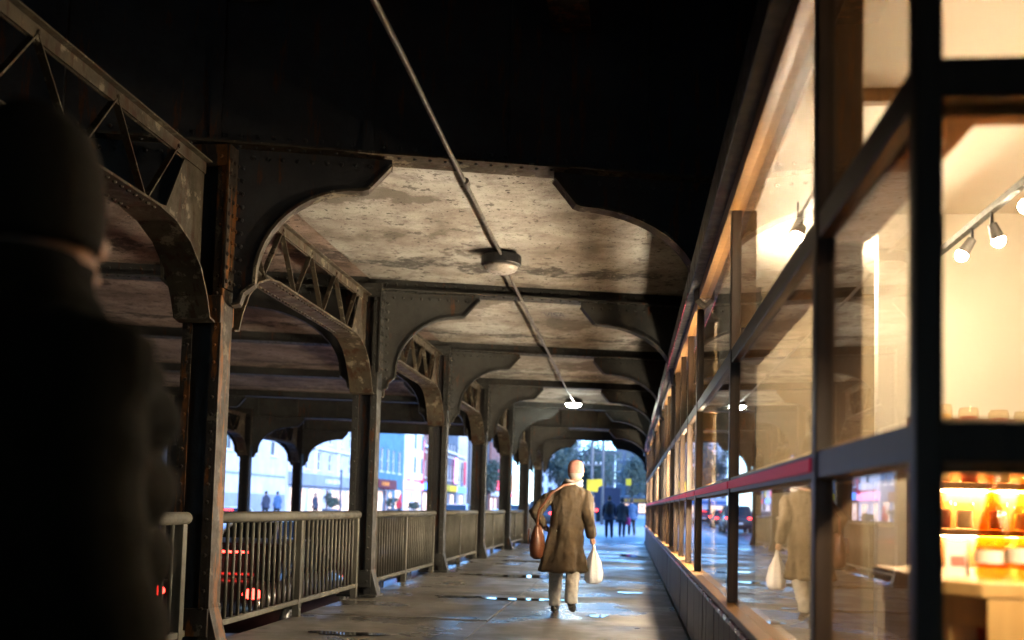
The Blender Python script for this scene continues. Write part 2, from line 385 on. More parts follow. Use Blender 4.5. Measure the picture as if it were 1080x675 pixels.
# steel stringers over the first bay
for X in (-3.2, -.57, 2.1, -6.2, -9.2):
    t = thing('steel_stringer', {-3.2: 'deep rusty steel beam overhead in line with the rusty column', -.57: 'deep rusty steel beam overhead above the middle of the walkway', 2.1: 'deep rusty steel beam overhead above the shop roof', -6.2: 'deep steel beam above the road lane beside the railing', -9.2: 'deep steel beam above the far road lane'}[X], 'steel beam', (X, 0, 0), 0, 'steel beams under the deck')
    ye = ly(X, 7.7)-.05
    MB().box(-.012, .012, -20, ye, 5.37, 5.88).build('web', 'steel_dark', t)
    MB().box(-.17, .17, -20, ye, 5.34, 5.368).build('bottom_flange', 'steel_rusty', t)

# ------------------------------------------------------------------ columns
def make_column(mat, label, group):
    t = thing('steel_column', label, 'steel column', group=group)
    for s in (-1, 1):
        c = MB().box(s*.15-.012, s*.15+.012, -.11, .11, .03, 4.08)
        for yy in (-1, 1):
            c.box(s*.15-(.07 if s > 0 else -.0125), s*.15+(-.0125 if s > 0 else .07), yy*.11-(.014 if yy > 0 else 0), yy*.11+(0 if yy > 0 else .014), .03, 4.08)
        c.build('channel', mat, t)
    MB().box(-.136, .136, -.012, .012, .03, 4.08).build('web', 'steel_dark', t)
    for z in (.12, 2.62, 3.9):
        for yy in (-1, 1):
            MB().box(-.165, .165, yy*.123-.012, yy*.123+.012, z, z+(.22 if z < 3 else .18)).build('tie_plate', mat, t, bevel=.004)
    MB().box(-.26, .26, -.2, .2, 0, .03).build('base_plate', mat, t, bevel=.005)
    for s in (-1, 1):   # riveted splice angles near the top, and gussets at the foot
        MB().box(s*.176-.012, s*.176+.012, -.14, .14, 2.9, 4.08).build('splice_plate', mat, t, bevel=.004)
        MB().prism([(s*.163, .03), (s*.25, .03), (s*.163, .34)], 'y', -.10, .10).build('foot_gusset', mat, t)
    rv = MB()
    for s in (-1, 1):
        z = 2.96
        while z < 4.05:
            for yy in (-.115, -.04, .04, .115): rv.rivet((s*.188, yy, z), (s, 0, 0))
            z += .11
        z = .2
        while z < 4.05:
            for yy in (-1, 1): rv.rivet((s*.115, yy*.11 if not any(q-.02 < z < q+.24 for q in (.12, 2.62, 3.9)) else yy*.135, z), (0, yy, 0), .013)
            z += .14
    tag(rv.build('rivets', mat, t), kind='stuff')
    return t
GRP = 'columns of the row beside the railing'
col0 = make_column('steel', 'riveted steel column carrying the arches beside the walkway railing', GRP)
col0.location = (ROWX, BENT[2], 0)
ON = ['second', 'third', 'fourth', 'fifth', 'sixth', 'seventh', 'eighth']
col0['label'] = 'riveted grey steel column beside the railing, first one after the rusty column'
for i_, d in enumerate(BENT[3:]): copy_tree(col0, (ROWX, d, 0), 'riveted grey steel column beside the railing, %s one after the rusty column' % ON[i_])
colr = make_column('steel_rusty', 'rust streaked riveted steel column behind the person in the knit beanie', 'rusty columns')
colr.location = (ROWX, BENT[1], 0)
for x_ in (colr,): pass
for d in BENT[1:]:
    copy_tree(col0, (FARX, ly(FARX, d), 0), 'riveted steel column in the row on the far side of the road')['group'] = 'columns across the road'
for d in BENT[1:]:
    c = copy_tree(col0, (RIGHTX, ly(RIGHTX, d), 0), 'riveted steel column rising out of the shop front roof'); c['group'] = 'columns over the shop fronts'

# ------------------------------------------------------------------ cross girders with arched brackets (skewed)
def bracket_curve(w, h):
    pts = [(0, -h), (.05, -h+.01), (.075, -h+.10), (.16, -h+.17)]
    cx, cz, a_, b_ = w-.24, -h+.22, w-.40, h-.50
    pts += [(cx-a_*math.cos(t), cz+b_*math.sin(t)) for t in [math.pi/2*q/12 for q in range(0, 13)]]
    pts += [(w-.2, -.27), (w-.02, -.06), (w, -.055)]
    return pts
def make_bent(k, label, web_top, zb, mat, far=True):
    d = BENT[k]
    t = thing('cross_girder', label, 'steel girder', (ROWX, d, 0), SK, 'girders crossing over the walkway')
    X1 = (1.7-ROWX)/CS; XR = (RIGHTX-ROWX)/CS; XF = (FARX-ROWX)/CS; XA = (ABUT-ROWX)/CS
    MB().box(XA, X1, -.012, .012, zb+.02, web_top).build('web_plate', mat, t)
    MB().box(XA, X1, -.15, .15, zb, zb+.02).build('bottom_flange', 'steel' if k > 1 else 'steel_tan', t)
    for yy in (-1, 1):
        MB().box(XA, X1, yy*.013 if yy > 0 else -.10, .10 if yy > 0 else -.013, zb+.0205, zb+.035).build('angle', mat, t)
    if web_top-zb > .55:
        x_ = -12.4
        while x_ < X1-.2:
            MB().box(x_-.045, x_+.045, -.06, -.0125, zb+.036, web_top).build('stiffener', mat, t); x_ += 1.24
    rv = MB(); x_ = XA+.05 if k < 3 else -3.2
    while x_ < X1:
        rv.rivet((x_, -.0125, zb+.11), (0, -1, 0), .017); 
        if k < 4: rv.rivet((x_, -.08, zb-.0), (0, 0, -1), .015)
        x_ += .13
    for (x0, s, w) in ((.19, 1, 1.26), (XR-.19, -1, 1.48), (-.19, -1, 1.6), (XF+.19, 1, 1.6), (XF-.19, -1, 1.6)):
        h = 1.3 if s > 0 and x0 > 0 else (1.2 if x0 > 0 else 1.3)
        cu = bracket_curve(w, h); P = [(x0+s*px, zb+pz) for px, pz in cu]
        b = MB().prism([(x0, zb-.001)]+P+[(x0+s*w, zb-.001)], 'y', -.014, .014).build('bracket', mat, t)
        MB().ribbon(P, 'y', -.075, .075, -.022*s).build('edge_flange', 'steel' if k > 1 else 'steel_tan', b)
        q = .12
        while q < w-.1:
            rv.rivet((x0+s*q, -.0145, zb-.07), (0, -1, 0), .017); q += .12
        q = .16
        while q < h-.05:
            rv.rivet((x0+s*.045, -.0145, zb-q), (0, -1, 0), .017); q += .11
    tag(rv.build('rivets', mat, t), kind='stuff')
    return t
make_bent(1, 'dark deep plate girder with arched brackets above the first riveted column', 5.88, 4.1, 'steel_dark')
ords = {2: 'second', 3: 'third', 4: 'fourth', 5: 'fifth', 6: 'sixth', 7: 'last'}
for k in range(2, 8):
    zb = {6: 3.86, 7: 3.80}.get(k, 4.0)
    top = {2: 4.33, 3: 4.33, 4: 4.33, 5: 4.8, 6: 5.88, 7: 5.88}[k]
    make_bent(k, '%s grey steel girder along the walkway, with scalloped arch brackets' % ords[k], top, zb, 'steel' if k > 1 else 'steel_dark')

# ------------------------------------------------------------------ lattice girders along the column rows
def make_lattice(mat, label, group, L=5.0, lite=False):
    t = thing('lattice_girder', label, 'lattice girder', group=group); a_ = .2; b_ = L-.2
    zt, zb = 3.90, 3.24
    tc = MB().box(-.07, -.008, a_, b_, zt, zt+.012).box(.008, .07, a_, b_, zt, zt+.012).box(-.02, -.008, a_, b_, zt-.09, zt-.001).box(.008, .02, a_, b_, zt-.09, zt-.001)
    tc.build('top_chord', mat, t)
    cu = [(a_, 2.60), (a_+.10, 2.62), (a_+.17, 2.78), (a_+.30, 2.97), (a_+.50, 3.12), (a_+.75, 3.21), (a_+1.0, zb)]
    pts = cu+[(a_+(b_-a_)-(p-a_), z) for p, z in reversed(cu)]
    MB().ribbon(pts, 'x', -.15, .15, .018).build('bottom_chord', mat, t)
    MB().box(-.02, .02, a_+1.0, b_-1.0, zb+.019, zb+.085).build('chord_angle', mat, t)
    for s in (0, 1):
        f = (lambda q: q) if not s else (lambda q: a_+b_-q)
        poly = [(f(p), z+.02) for p, z in cu]+[(f(a_+1.0), zb+.06), (f(a_+.62), zb+.12), (f(a_+.36), zt-.09), (f(a_), zt-.09)]
        MB().prism(poly, 'x', -.006, .006).build('end_plate', mat, t)
    n = 8; y0, y1 = a_+.50, b_-.50; st = (y1-y0)/n
    for i in range(n):
        p, q = (y0+i*st, y0+(i+1)*st)
        zz = (zb+.06, zt-.05) if i % 2 else (zt-.05, zb+.06)
        MB().bar((0, p, zz[0]), (0, q, zz[1]), .012, .05, (1, 0, 0)).build('diagonal', mat, t)
    rv = MB()
    for i in range(n+1): 
        for s in (-1, 1): rv.rivet((s*.021, y0+i*st, zt-.045 if i % 2 == 0 else zb+.05), (s, 0, 0), .016)
    for i in range(30): rv.rivet((-.10, a_+1+i*.09, zb-.0), (0, 0, -1), .014); rv.rivet((.10, a_+1+i*.09, zb-.0), (0, 0, -1), .014)
    tag(rv.build('rivets', mat, t), kind='stuff')
    return t
lt = make_lattice('steel_tan', 'tan lattice girder with curved ends between columns above the railing', 'lattice girders over the railing')
lt.location = (ROWX, BENT[0], 0)
lt['label'] = 'tan lattice girder ending on the rusty column above the person in the beanie'
for i_, d in enumerate(BENT[1:7]): copy_tree(lt, (ROWX, d, 0), 'tan lattice girder with curved ends over the %s railing past the rusty column' % (['first']+ON)[i_])
for d in BENT[1:7]: copy_tree(lt, (FARX, ly(FARX, d), 0), 'lattice girder with curved ends between columns across the road')['group'] = 'lattice girders across the road'
copy_tree(colr, (ROWX, BENT[0], 0))

# ------------------------------------------------------------------ railings
def make_railing():
    t = thing('railing', 'grey steel railing with upright bars between two columns of the walkway', 'railing', group='railings along the walkway')
    L = 5.0-.44; y0 = .22
    MB().tube([(0, y0, 1.05), (0, y0+L, 1.05)], .05, 12).build('top_rail', 'rail', t, smooth=True)
    MB().box(-.03, .03, y0, y0+L, .13, .18).build('bottom_rail', 'rail', t, bevel=.006)
    for f in (0.02, .5, .98):
        MB().box(-.038, .038, y0+L*f-.038, y0+L*f+.038, 0, 1.004).build('railing_post', 'rail', t, bevel=.006)
    n = 30; first_ = None
    for i in range(1, n):
        yy = y0+L*(.02+.96*i/n)
        if abs(i-n/2) < .6: continue
        if first_ is None:
            first_ = MB().tube([(0, 0, .181), (0, 0, 1.0)], .017, 8).build('baluster', 'rail', t, smooth=True); first_.location.y = yy
        else:
            c = first_.copy(); C.objects.link(c); c.location.y = yy
    return t
rl = make_railing(); rl.location = (ROWX, BENT[0], 0)
rl['label'] = 'grey steel railing behind the person in the beanie, ending at the rusty column'
for i_, d in enumerate(BENT[1:7]): copy_tree(rl, (ROWX, d, 0), 'grey railing with upright bars, %s one past the rusty column' % (['first']+ON)[i_])

# ------------------------------------------------------------------ ceiling lamps and conduit
def ceiling_lamp(y, z, lit, label):
    t = thing('ceiling_lamp', label, 'lamp', (-1.52, y, z))
    MB().lathe([(.10, 0), (.10, -.03), (.225, -.045), (.235, -.06), (.235, -.15), (.215, -.165), (.17, -.165)], 28).build('housing', 'black', t, smooth=False, bevel=.004)
    MB().lathe([(.205, -.166), (.20, -.19), (.165, -.225), (.10, -.25), (.03, -.258)], 28).build('lens', 'lens_lit' if lit else 'lens_off', t, smooth=True)
    return t
ceiling_lamp(11.3, 4.15, False, 'round black lamp with an unlit opal lens on the stained ceiling')
ceiling_lamp(26.6, 4.15, True, 'lit round lamp with a white lens further along the ceiling')
cd = thing('conduit', 'thin grey conduit running along the ceiling between the two round lamps', 'conduit', (-1.5, 0, 0))
MB().tube([(.02, -2, 4.06), (.0, 3, 4.055), (.015, 6, 4.06), (-.0, 8.05, 4.07), (-.012, 9.6, 4.10), (0, 11.08, 4.075)], .022, 8).build('pipe', 'grey_pipe', cd, smooth=True)
MB().tube([(0, 11.52, 4.06), (.012, 12.3, 4.0), (.02, 13.1, 3.972), (.012, 15.5, 3.99), (.02, 18.1, 3.972), (.015, 20.5, 3.99), (.0, 23.1, 3.972), (0, 26.37, 4.03)], .02, 8).build('pipe', 'grey_pipe', cd, smooth=True)
for yy, zz in ((5.2, 4.057), (8.6, 4.08), (13.1, 3.972), (15.5, 3.99), (20.5, 3.99)):
    MB().tube([(.012, yy-.05, zz), (.012, yy+.05, zz)], .03, 8).build('coupling', 'grey_pipe', cd)

fc = bpy.data.curves.new('graffiti', 'FONT'); fc.body = 'VISA'; fc.size = .30; fc.extrude = .001
gf = bpy.data.objects.new('graffiti', fc); C.objects.link(gf); gf.location = (-1.35, 15.2, 4.143); gf.rotation_euler = (math.pi, 0, R(2)); gf.scale = (.55, 1.7, 1)
fc.materials.append(M['black']); gm = bpy.data.meshes.new_from_object(gf); g2 = bpy.data.objects.new('graffiti', gm); g2.matrix_world = Matrix.LocRotScale(gf.location, gf.rotation_euler, gf.scale); bpy.data.objects.remove(gf); C.objects.link(g2); g2.name = 'graffiti'
tag(g2, 'small dark scrawled lettering on the ceiling past the second girder', 'graffiti')

# ------------------------------------------------------------------ shop kiosk along the right side
kx = .6
shop = thing('shop_building', 'long timber framed glazed shop front with warm lights along the walkway', 'shop', (kx, 0, 0))
YS = [2.204, 3.366, 6.17, 9.25]+[9.25+1.42*i for i in range(1, 20)]
YE = YS[-1]
ZT = [(.62, .70), (1.325, 1.415), (2.115, 2.205), (3.06, 3.17)]
MB().box(-.04, .14, 2.18, YE, .625, .665).build('window_sill', 'frame_in', shop, bevel=.006)
MB().box(-.052, .0, 2.18, YE, .60, .624).build('red_trim', 'red_paint', shop)
for i, y in enumerate(YS):
    w = .06 if i == 0 else (.14 if i == 3 else .075)
    y0 = y-.02 if i == 0 else y-w/2
    MB().box(0, .058 if i == 0 else .055, y0, y0+w, .666, 3.06).build('post' if i in (0, 3) else 'mullion', 'frame', shop, bevel=.005)
    if i not in (0,): MB().box(.0555, .15, y0+.008, y0+w-.008, .666, 3.06).build('inner_frame', 'frame_mid', shop, bevel=.004)
for i in range(len(YS)-1):
    w0 = .04 if i == 0 else (.07 if i == 3 else .0375); y0 = YS[i]+w0; y1 = YS[i+1]-(.07 if i+1 == 3 else .0375)
    for j, (z0, z1) in enumerate(ZT[1:3]):
        tr = MB().box(.006, .06, y0, y1, z0, z1).build('transom', 'frame', shop, bevel=.005)
        MB().box(.0605, .17, y0, y1, z0-.012, z1+.012).build('inner_frame', 'frame_in', tr, bevel=.003)
    if i > 0: MB().box(-.006, .0058, y0, y1, 1.35, 1.395).build('red_trim', 'red_glow', shop)
    for z0, z1 in ((.666, 1.325), (1.415, 2.115), (2.205, 3.06)):
        MB().box(.030, .036, y0, y1, z0+(.0125 if z0 > 1 else 0), z1-.0125).build('pane', 'glass', shop)
MB().box(-.02, .14, 2.18, YE, 3.061, 3.15).build('head_rail', 'frame_in', shop, bevel=.005)
MB().box(-.10, -.0, 2.1, YE+.1, 3.151, 3.36).build('fascia', 'fascia', shop, bevel=.006)
MB().box(-.106, -.1005, 9, YE, 3.152, 3.17).build('red_trim', 'red_paint', shop)
MB().box(0.001, 5.3, 2.1, YE+.1, 3.20, 3.34).build('roof', 'fascia', shop)
MB().box(.02, 5.2, 2.18, YE, 3.165, 3.199).build('shop_ceiling', 'white_wall', shop)
y = 2.18; k = 0
while y < YE-.1:
    o = MB().box(0, .05, 0, .345, 0.0, .60).build('board', 'board', shop, bevel=.006) if k == 0 else first.copy()
    if k == 0: first = o
    else: C.objects.link(o)
    o.location = (random.uniform(-.004, .004), y, 0); y += .35; k += 1
MB().box(.051, .14, 2.18, YE, .0, .62).build('base_wall', 'fascia', shop)
# end wall of the shop, facing up the walkway
for j, (z0, z1) in enumerate(ZT[:3]):
    tr = MB().box(.0585, 4.6, 2.19, 2.25, z0, z1).build('transom', 'frame', shop, bevel=.005)
    MB().box(.059, 4.6, 2.2505, 2.31, z0-.02, z1+.012).build('inner_frame', 'frame_in', tr, bevel=.003)
for xx in (1.42, 2.75, 4.2):
    MB().box(xx, xx+.06, 2.182, 2.256, .0, 3.16).build('mullion', 'frame', shop, bevel=.005)
MB().box(.141, 4.6, 2.19, 2.27, 0, .619).build('base_wall', 'board', shop)
for x0, x1 in ((.059, 1.42), (1.48, 2.75), (2.81, 4.2)):
    for z0, z1 in ((.70, 1.325), (1.415, 2.115), (2.205, 3.165)):
        MB().box(x0, x1, 2.217, 2.223, z0, z1-.001).build('pane', 'glass', shop)
# interior walls, plus added fins that screen the pendants
MB().box(.15, 5.2, 2.3, YE, -.02, .003).build('shop_floor', 'shop_floor', shop)
MB().box(.98, 5.2, 6.6, 6.7, .004, 3.164).build('interior_wall', 'white_wall', shop)
MB().box(3.4, 3.5, 2.32, 6.59, .004, 3.164).build('interior_wall', 'white_wall', shop)
MB().box(1.75, 1.85, 6.71, YE-.1, .004, 3.164).build('interior_wall', 'beige_wall', shop)
SCREEN_FINS = (9.0, 11.5, 15.6, 21.0, 27.0, 32.0)  # added partitions that hide the globe pendants from the camera
for yy in SCREEN_FINS:
    MB().box(.17, 1.74, yy, yy+.08, .004, 3.164).build('interior_wall', 'beige_wall', shop)
MB().box(.16, 5.2, YE-.09, YE, .004, 3.164).build('interior_wall', 'beige_wall', shop)
for q in range(1):
    MB().box(.3, 3.39, 4.6, 4.66, 3.10, 3.164).build('ceiling_beam', 'frame_in', shop, bevel=.004)

# lamps in the shop: added pendants first, then the track lights
def fill_globe(x, y, z, label, r=.15):
    t = thing('fill_pendant', label, 'lamp', (x, y, z), 0, 'added globe pendants in the shop')
    MB().ball((0, 0, 0), r, 20, 12).build('globe', 'globe', t, smooth=True)
    MB().lathe([(.045, r*.94), (.045, r+.07), (.012, r+.09)], 12).build('lamp_cap', 'black', t)
    MB().tube([(0, 0, r+.085), (0, 0, 3.165-z)], .006, 6).build('cord', 'black', t)
for (x_, y_, z_) in [(1.02, f+.55, 1.58 if f < 14 else 1.75) for f in SCREEN_FINS]:
    fill_globe(x_, y_, z_, 'added warm globe pendant lighting the ceiling from inside the shop window')  # added behind the fins to throw warm light onto the walkway ceiling
fill_globe(1.357, 7.2, 2.86, 'small added globe pendant brightening the shop interior close under its ceiling', .085)  # added behind a mullion to brighten the fin and inner wall
sl = thing('table_fill_lamp', 'small added lamp with a black cone shade lighting the display table', 'lamp', (1.2, 2.47, 1.78))  # added out of view to light the table front
MB().rings([[(r*math.cos(q), r*math.sin(q), z) for q in [2*math.pi*i/24 for i in range(24)]] for r, z in ((.20, -.06), (.06, .12), (.02, .14), (.015, .13), (.05, .11), (.19, -.06))], cap=False).build('shade', 'black', sl, smooth=True)
MB().ball((0, 0, .0), .065, 14, 8).build('bulb', 'bulb', sl, smooth=True)
MB().tube([(0, 0, .13), (0, 0, 1.38)], .006, 6).build('cord', 'black', sl)
trk = thing('track_light', 'black track of small adjustable spotlights under the shop ceiling', 'track light', (1.85, 0, 2.80))
MB().box(-.018, .018, 2.36, 6.5, .0, .035).build('track', 'black', trk)
for yy in (2.8, 4.4, 6.2): MB().tube([(0, yy, .035), (0, yy, .24)], .006, 6).build('hanger', 'black', trk)
for i, yy in enumerate((2.5, 3.2, 4.0, 4.75, 5.35, 5.65)):  # nearest head is added to light the table front
    h = MB().tube([(0, yy, 0), (0, yy, -.07)], .009, 6).build('arm', 'black', trk)
    dx = -.05 if i % 2 else .03
    MB().tube([(0, yy, -.06), (dx, yy+.0, -.14)], [.024, .034], 14, cap=True).build('head', 'grey_pipe', h)
    MB().ball((dx*1.1, yy, -.148), .034, 12, 8).build('bulb', 'bulb', h, smooth=True)
trk2 = thing('track_light', 'short track with two glowing spotlights close behind the long shop window', 'track light', (1.02, 0, 3.0))
MB().box(-.018, .018, 5.0, 6.55, .0, .035).build('track', 'black', trk2)
for yy in (5.2, 6.3): MB().tube([(0, yy, .035), (0, yy, .16)], .006, 6).build('hanger', 'black', trk2)
for yy in (6.15, 5.3):
    h = MB().tube([(0, yy, 0), (0, yy, -.05)], .009, 6).build('arm', 'black', trk2)
    MB().tube([(0, yy, -.04), (-.03, yy-.02, -.10)], [.03, .045], 14).build('head', 'grey_pipe', h)
    MB().ball((-.035, yy-.025, -.11), .04, 12, 8).build('bulb', 'bulb', h, smooth=True)
# shelf unit against the cream wall
sh = thing('display_shelf', 'honey wood shelf unit with lit glassware in front of the cream wall', 'shelf', (1.5, 5.3, 0))
for xx in (0, 1.8): MB().box(xx, xx+.04, 0, .34, .004, 1.75).build('side_panel', 'frame_in', sh, bevel=.003)
MB().box(.041, 1.799, .34, .36, .004, 1.75).build('back_panel', 'frame_in', sh)
for z in (.55, 1.12, 1.36, 1.60):
    s_ = MB().box(.041, 1.799, 0, .339, z, z+.03).build('shelf_board', 'frame_in', sh, bevel=.003)
    MB().box(.08, 1.76, .28, .32, z-.012, z-.001).build('light_strip', 'led', s_)
def jar(x, y, z, r, h, label, mat='clear_glass'):
    t = thing('glass_jar', label, 'jar', (x, y, z), 0, 'jars on the shop shelves')
    MB().lathe([(r*.8, 0), (r, .01), (r, h*.85), (r*.9, h)], 14).build('body', mat, t, smooth=True)
    MB().lathe([(r*.82, .008), (r*.86, .02), (r*.86, h*.7), (r*.3, h*.72)], 12).build('candle', 'jarfill%d' % random.randrange(3), t, smooth=True)
for i, c in enumerate(((.75, .50, .20), (.80, .68, .42), (.5, .10, .05))): M['jarfill%d' % i] = pm('candle_wax_%d' % i, c, scale=8, rough=.5, bumps=0)
for z, hh in ((1.15, .15), (1.39, .14), (1.63, .17), (.58, .3)):
    xx = 1.62
    while xx < 2.9:
        jar(xx, 5.42+random.uniform(-.03, .05), z+.001, .05, hh*random.uniform(.8, 1), {1.15: 'amber jar on the lower lit shelf in the shop', 1.39: 'pale jar on the middle lit shelf in the shop', 1.63: 'jar on the top of the lit shop shelf', .58: 'tall jar on the bottom board of the shop shelf'}[z]); xx += random.uniform(.115, .16)
# counter table with bottles
tb = thing('display_table', 'honey wood display table behind the shop end window', 'table', (.87, 2.95, 0))
MB().prism([(0.02, .10), (.12, 0), (1.6, 0), (1.6, .85), (.02, .85)], 'z', .985, 1.03).build('table_top', 'table_wood', tb, bevel=.006)
MB().prism([(0.05, .13), (.14, .04), (1.57, .04), (1.57, .82), (.05, .82)], 'z', .90, .984).build('apron', 'table_wood', tb)
for xx, yy in ((.10, .14), (.10, .74), (1.5, .1), (1.5, .74), (.46, .08)): MB().box(xx-.04, xx+.04, yy-.04, yy+.04, .004, .899).build('leg', 'table_wood', tb, bevel=.005)
MB().box(.16, 1.45, .62, .66, .10, .88).build('back_panel', M['jarfill2'], tb)
for x0_, x1_ in ((.135, .26), (.42, .60), (.98, 1.14)): MB().box(x0_, x1_, .004, .0215, .02, .984).build('front_stile', 'table_wood', tb, bevel=.003)
MB().box(.261, 1.45, .022, .038, .05, .899).build('front_panel', M['jarfill2'], tb)
MB().box(.052, .07, .15, .80, .02, .899).build('side_panel', 'table_wood', tb)
def bottle(x, y, z, s, label):
    t = thing('glass_bottle', label, 'bottle', (x, y, z), 0, 'bottles on the display table')
    MB().lathe([(.035*s, 0), (.048*s, .008), (.05*s, .08*s), (.042*s, .15*s), (.022*s, .22*s), (.014*s, .27*s), (.014*s, .33*s)], 18).build('body', 'bottle_glass', t, smooth=True)
    MB().lathe([(.016*s, .331*s), (.016*s, .36*s), (.008*s, .365*s)], 10).build('stopper', 'frame_in', t)
    MB().lathe([(.0506*s, .05*s), (.0506*s, .09*s)], 18).build('paper_label', 'white_wall', t)
bp = [(1.085, 3.16), (1.16, 3.10), (1.23, 3.2), (1.15, 3.32), (1.30, 3.12), (1.38, 3.28), (1.46, 3.14), (1.56, 3.2)]
for i, (bx, by) in enumerate(bp): bottle(bx, by, 1.031, random.uniform(.92, 1.1), 'amber glass bottle with a long neck on the display table')
cd_ = thing('greeting_card', 'small white card with a red print standing on the display table', 'card', (1.005, 3.2, 1.031))
MB().add([(-.035, 0, 0), (.035, 0, 0), (.035, .02, .11), (-.035, .02, .11), (-.035, .004, 0), (.035, .004, 0), (.035, .024, .11), (-.035, .024, .11)], [(0,1,2,3),(7,6,5,4),(0,4,5,1),(1,5,6,2),(2,6,7,3),(3,7,4,0)]).build('card', 'white_wall', cd_)
MB().add([(-.022, .0035, .03), (.022, .0035, .03), (.022, .0105, .062), (-.022, .0105, .062)], [(0, 1, 2, 3)]).build('print', M['jarfill2'], cd_, loc=(0, -.001, 0))

# ------------------------------------------------------------------ people
def remesh(o, v):
    r = o.modifiers.new('remesh', 'REMESH'); r.mode = 'VOXEL'; r.voxel_size = v; r.use_smooth_shade = True
    s = o.modifiers.new('smooth', 'SMOOTH'); s.iterations = 4; s.factor = .5
def crumple(o, size, strength):
    tx = bpy.data.textures.new('cloth_folds', 'CLOUDS'); tx.noise_scale = size; tx.noise_depth = 2
    d = o.modifiers.new('folds', 'DISPLACE'); d.texture = tx; d.strength = strength; d.mid_level = .36; d.texture_coords = 'LOCAL'
def hand(mb, w, d, s=1.0, curl=.6, side=1):
    """palm and five fingers hanging along d from wrist w"""
    w, d = Vector(w), Vector(d).normalized(); fw = Vector((0, 1, 0)); fw = (fw-d*fw.dot(d)).normalized(); sd_ = d.cross(fw)
    mb.tube([w, w+d*.04*s, w+d*.085*s], [.026*s, .036*s, .034*s], 8)
    for i, L in enumerate((.068, .078, .074, .056)):
        b0 = w+d*.08*s+fw*(.027-.018*i)*s; p1 = b0+d*L*.5*s; p2 = p1+(d*(1-curl)-sd_*side*curl)*L*.55*s
        mb.tube([b0, p1, p2], [.0098*s, .0092*s, .0075*s], 6)
    t0 = w+d*.03*s+fw*.028*s; mb.tube([t0, t0+(d*.6+fw*.8)*.035*s, t0+(d+fw*.5)*.06*s], [.013*s, .011*s, .008*s], 6)
def person(label, loc, heading, h=1.75, coat='dark', coat_hem=.62, trouser='dark', hat=None, hatstyle='beanie', hair=True, lean=0, group=None,
           stride=.25, lift=0, larm=None, rarm=None, vox=.02, head_yaw=0, head_off=(0, 0), scarf=None, bulk=1.0, splay=0):
    t = thing('person', label, 'person', loc, heading, group); s = h/1.75
    hip = Vector((0, 0, .93)); kL = Vector((-.10, .10+stride*.25, .50)); kR = Vector((.10, .06-stride*.25, .49))
    aL = Vector((-.10, stride*.55, .09)); aR = Vector((.105, -stride*.85, .09+lift))
    aL.x -= splay; aR.x += splay*1.3; kL.x -= splay*.5; kR.x += splay*.6
    top = Vector((lean, .03, 1.44))
    shL, shR = top+Vector((-.185, 0, 0)), top+Vector((.185, 0, 0))
    eL, wL = larm or (shL+Vector((-.06, -.03, -.29)), shL+Vector((-.07, .08, -.55)))
    eR, wR = rarm or (shR+Vector((.06, -.03, -.29)), shR+Vector((.07, .06, -.55)))
    eL, wL, eR, wR = map(Vector, (eL, wL, eR, wR))
    hd = Vector((lean+head_off[0], .05+head_off[1], 1.635))
    b = MB()
    b.loft([(0, 0, .86, .13, .10), (0, 0, .95, .165, .115), (lean*.4, 0, 1.12, .14, .10), (lean*.8, .01, 1.30, .16, .11), (lean, .02, 1.40, .14, .09), (lean, .03, 1.46, .07, .065)], 16)
    b.tube([top+Vector((0, .0, 0)), hd-Vector((0, .01, .06))], [.062, .055], 10)
    b.ball(hd, .115, 16, 12, (.70, .87, 1.02))
    hy = Matrix.Rotation(head_yaw, 3, 'Z')
    b.ball(hd+hy@Vector((0, .105, -.015)), .02, 8, 6, (.8, 1.3, 1.4))                     # nose
    b.ball(hd+hy@Vector((0, .07, -.08)), .045, 8, 6, (1, .9, .6))                         # chin
    b.ball(hd+hy@Vector((0, .095, -.055)), .016, 8, 6, (1.6, .6, .5))                     # mouth
    for e in (-1, 1):
        b.ball(hd+hy@Vector((e*.082, -.005, -.01)), .03, 8, 6, (.35, .7, 1.05))            # ears
    for hp, kn, an in ((Vector((-.09, 0, .90)), kL, aL), (Vector((.09, 0, .90)), kR, aR)):
        b.tube([hp, (hp+kn)/2, kn, (kn*.55+an*.45)+Vector((0, -.02, 0)), an], [.088, .075, .056, .054, .038], 10)
    for sh_, e, w_ in ((shL, eL, wL), (shR, eR, wR)):
        b.tube([sh_+Vector((-math.copysign(.03, sh_.x-lean), 0, -.07)), (sh_+e)/2, e, (e+w_)/2, w_], [.045, .046, .041, .037, .026], 8)
    hand(b, wL, wL-eL, 1, .5, -1); hand(b, wR, wR-eR, 1, .5, 1)
    for P in (b,): P.v = [(px*s, py*s, pz*s) for px, py, pz in P.v]
    bo = b.build('body', 'skin', t, smooth=True); remesh(bo, vox*.65 if vox < .02 else vox)
    # eyes
    if vox < .02:
        for e in (-1, 1):
            MB().ball((hd+hy@Vector((e*.033, .092, .012)))*s, .011*s, 8, 6).build('eye', 'shoe', t, smooth=True)
    # trousers
    tr = MB()
    tr.loft([(0, 0, .82, .15, .12), (0, 0, .95, .18, .13), (0, 0, 1.05, .165, .12)], 16)
    for hp, kn, an in ((Vector((-.09, 0, .90)), kL, aL), (Vector((.09, 0, .90)), kR, aR)):
        q = (kn*.5+an*.5)+Vector((0, -.025, 0))
        tr.tube([hp, (hp+kn)/2+Vector((0, .01, 0)), kn, q, an+Vector((0, -.01, .06)), an+Vector((0, -.012, -.02))], [.108, .095, .08, .074, .069, .072], 12)
    tr.v = [(px*s, py*s, pz*s) for px, py, pz in tr.v]
    remesh(tr.build('trousers', trouser, t, smooth=True), vox)
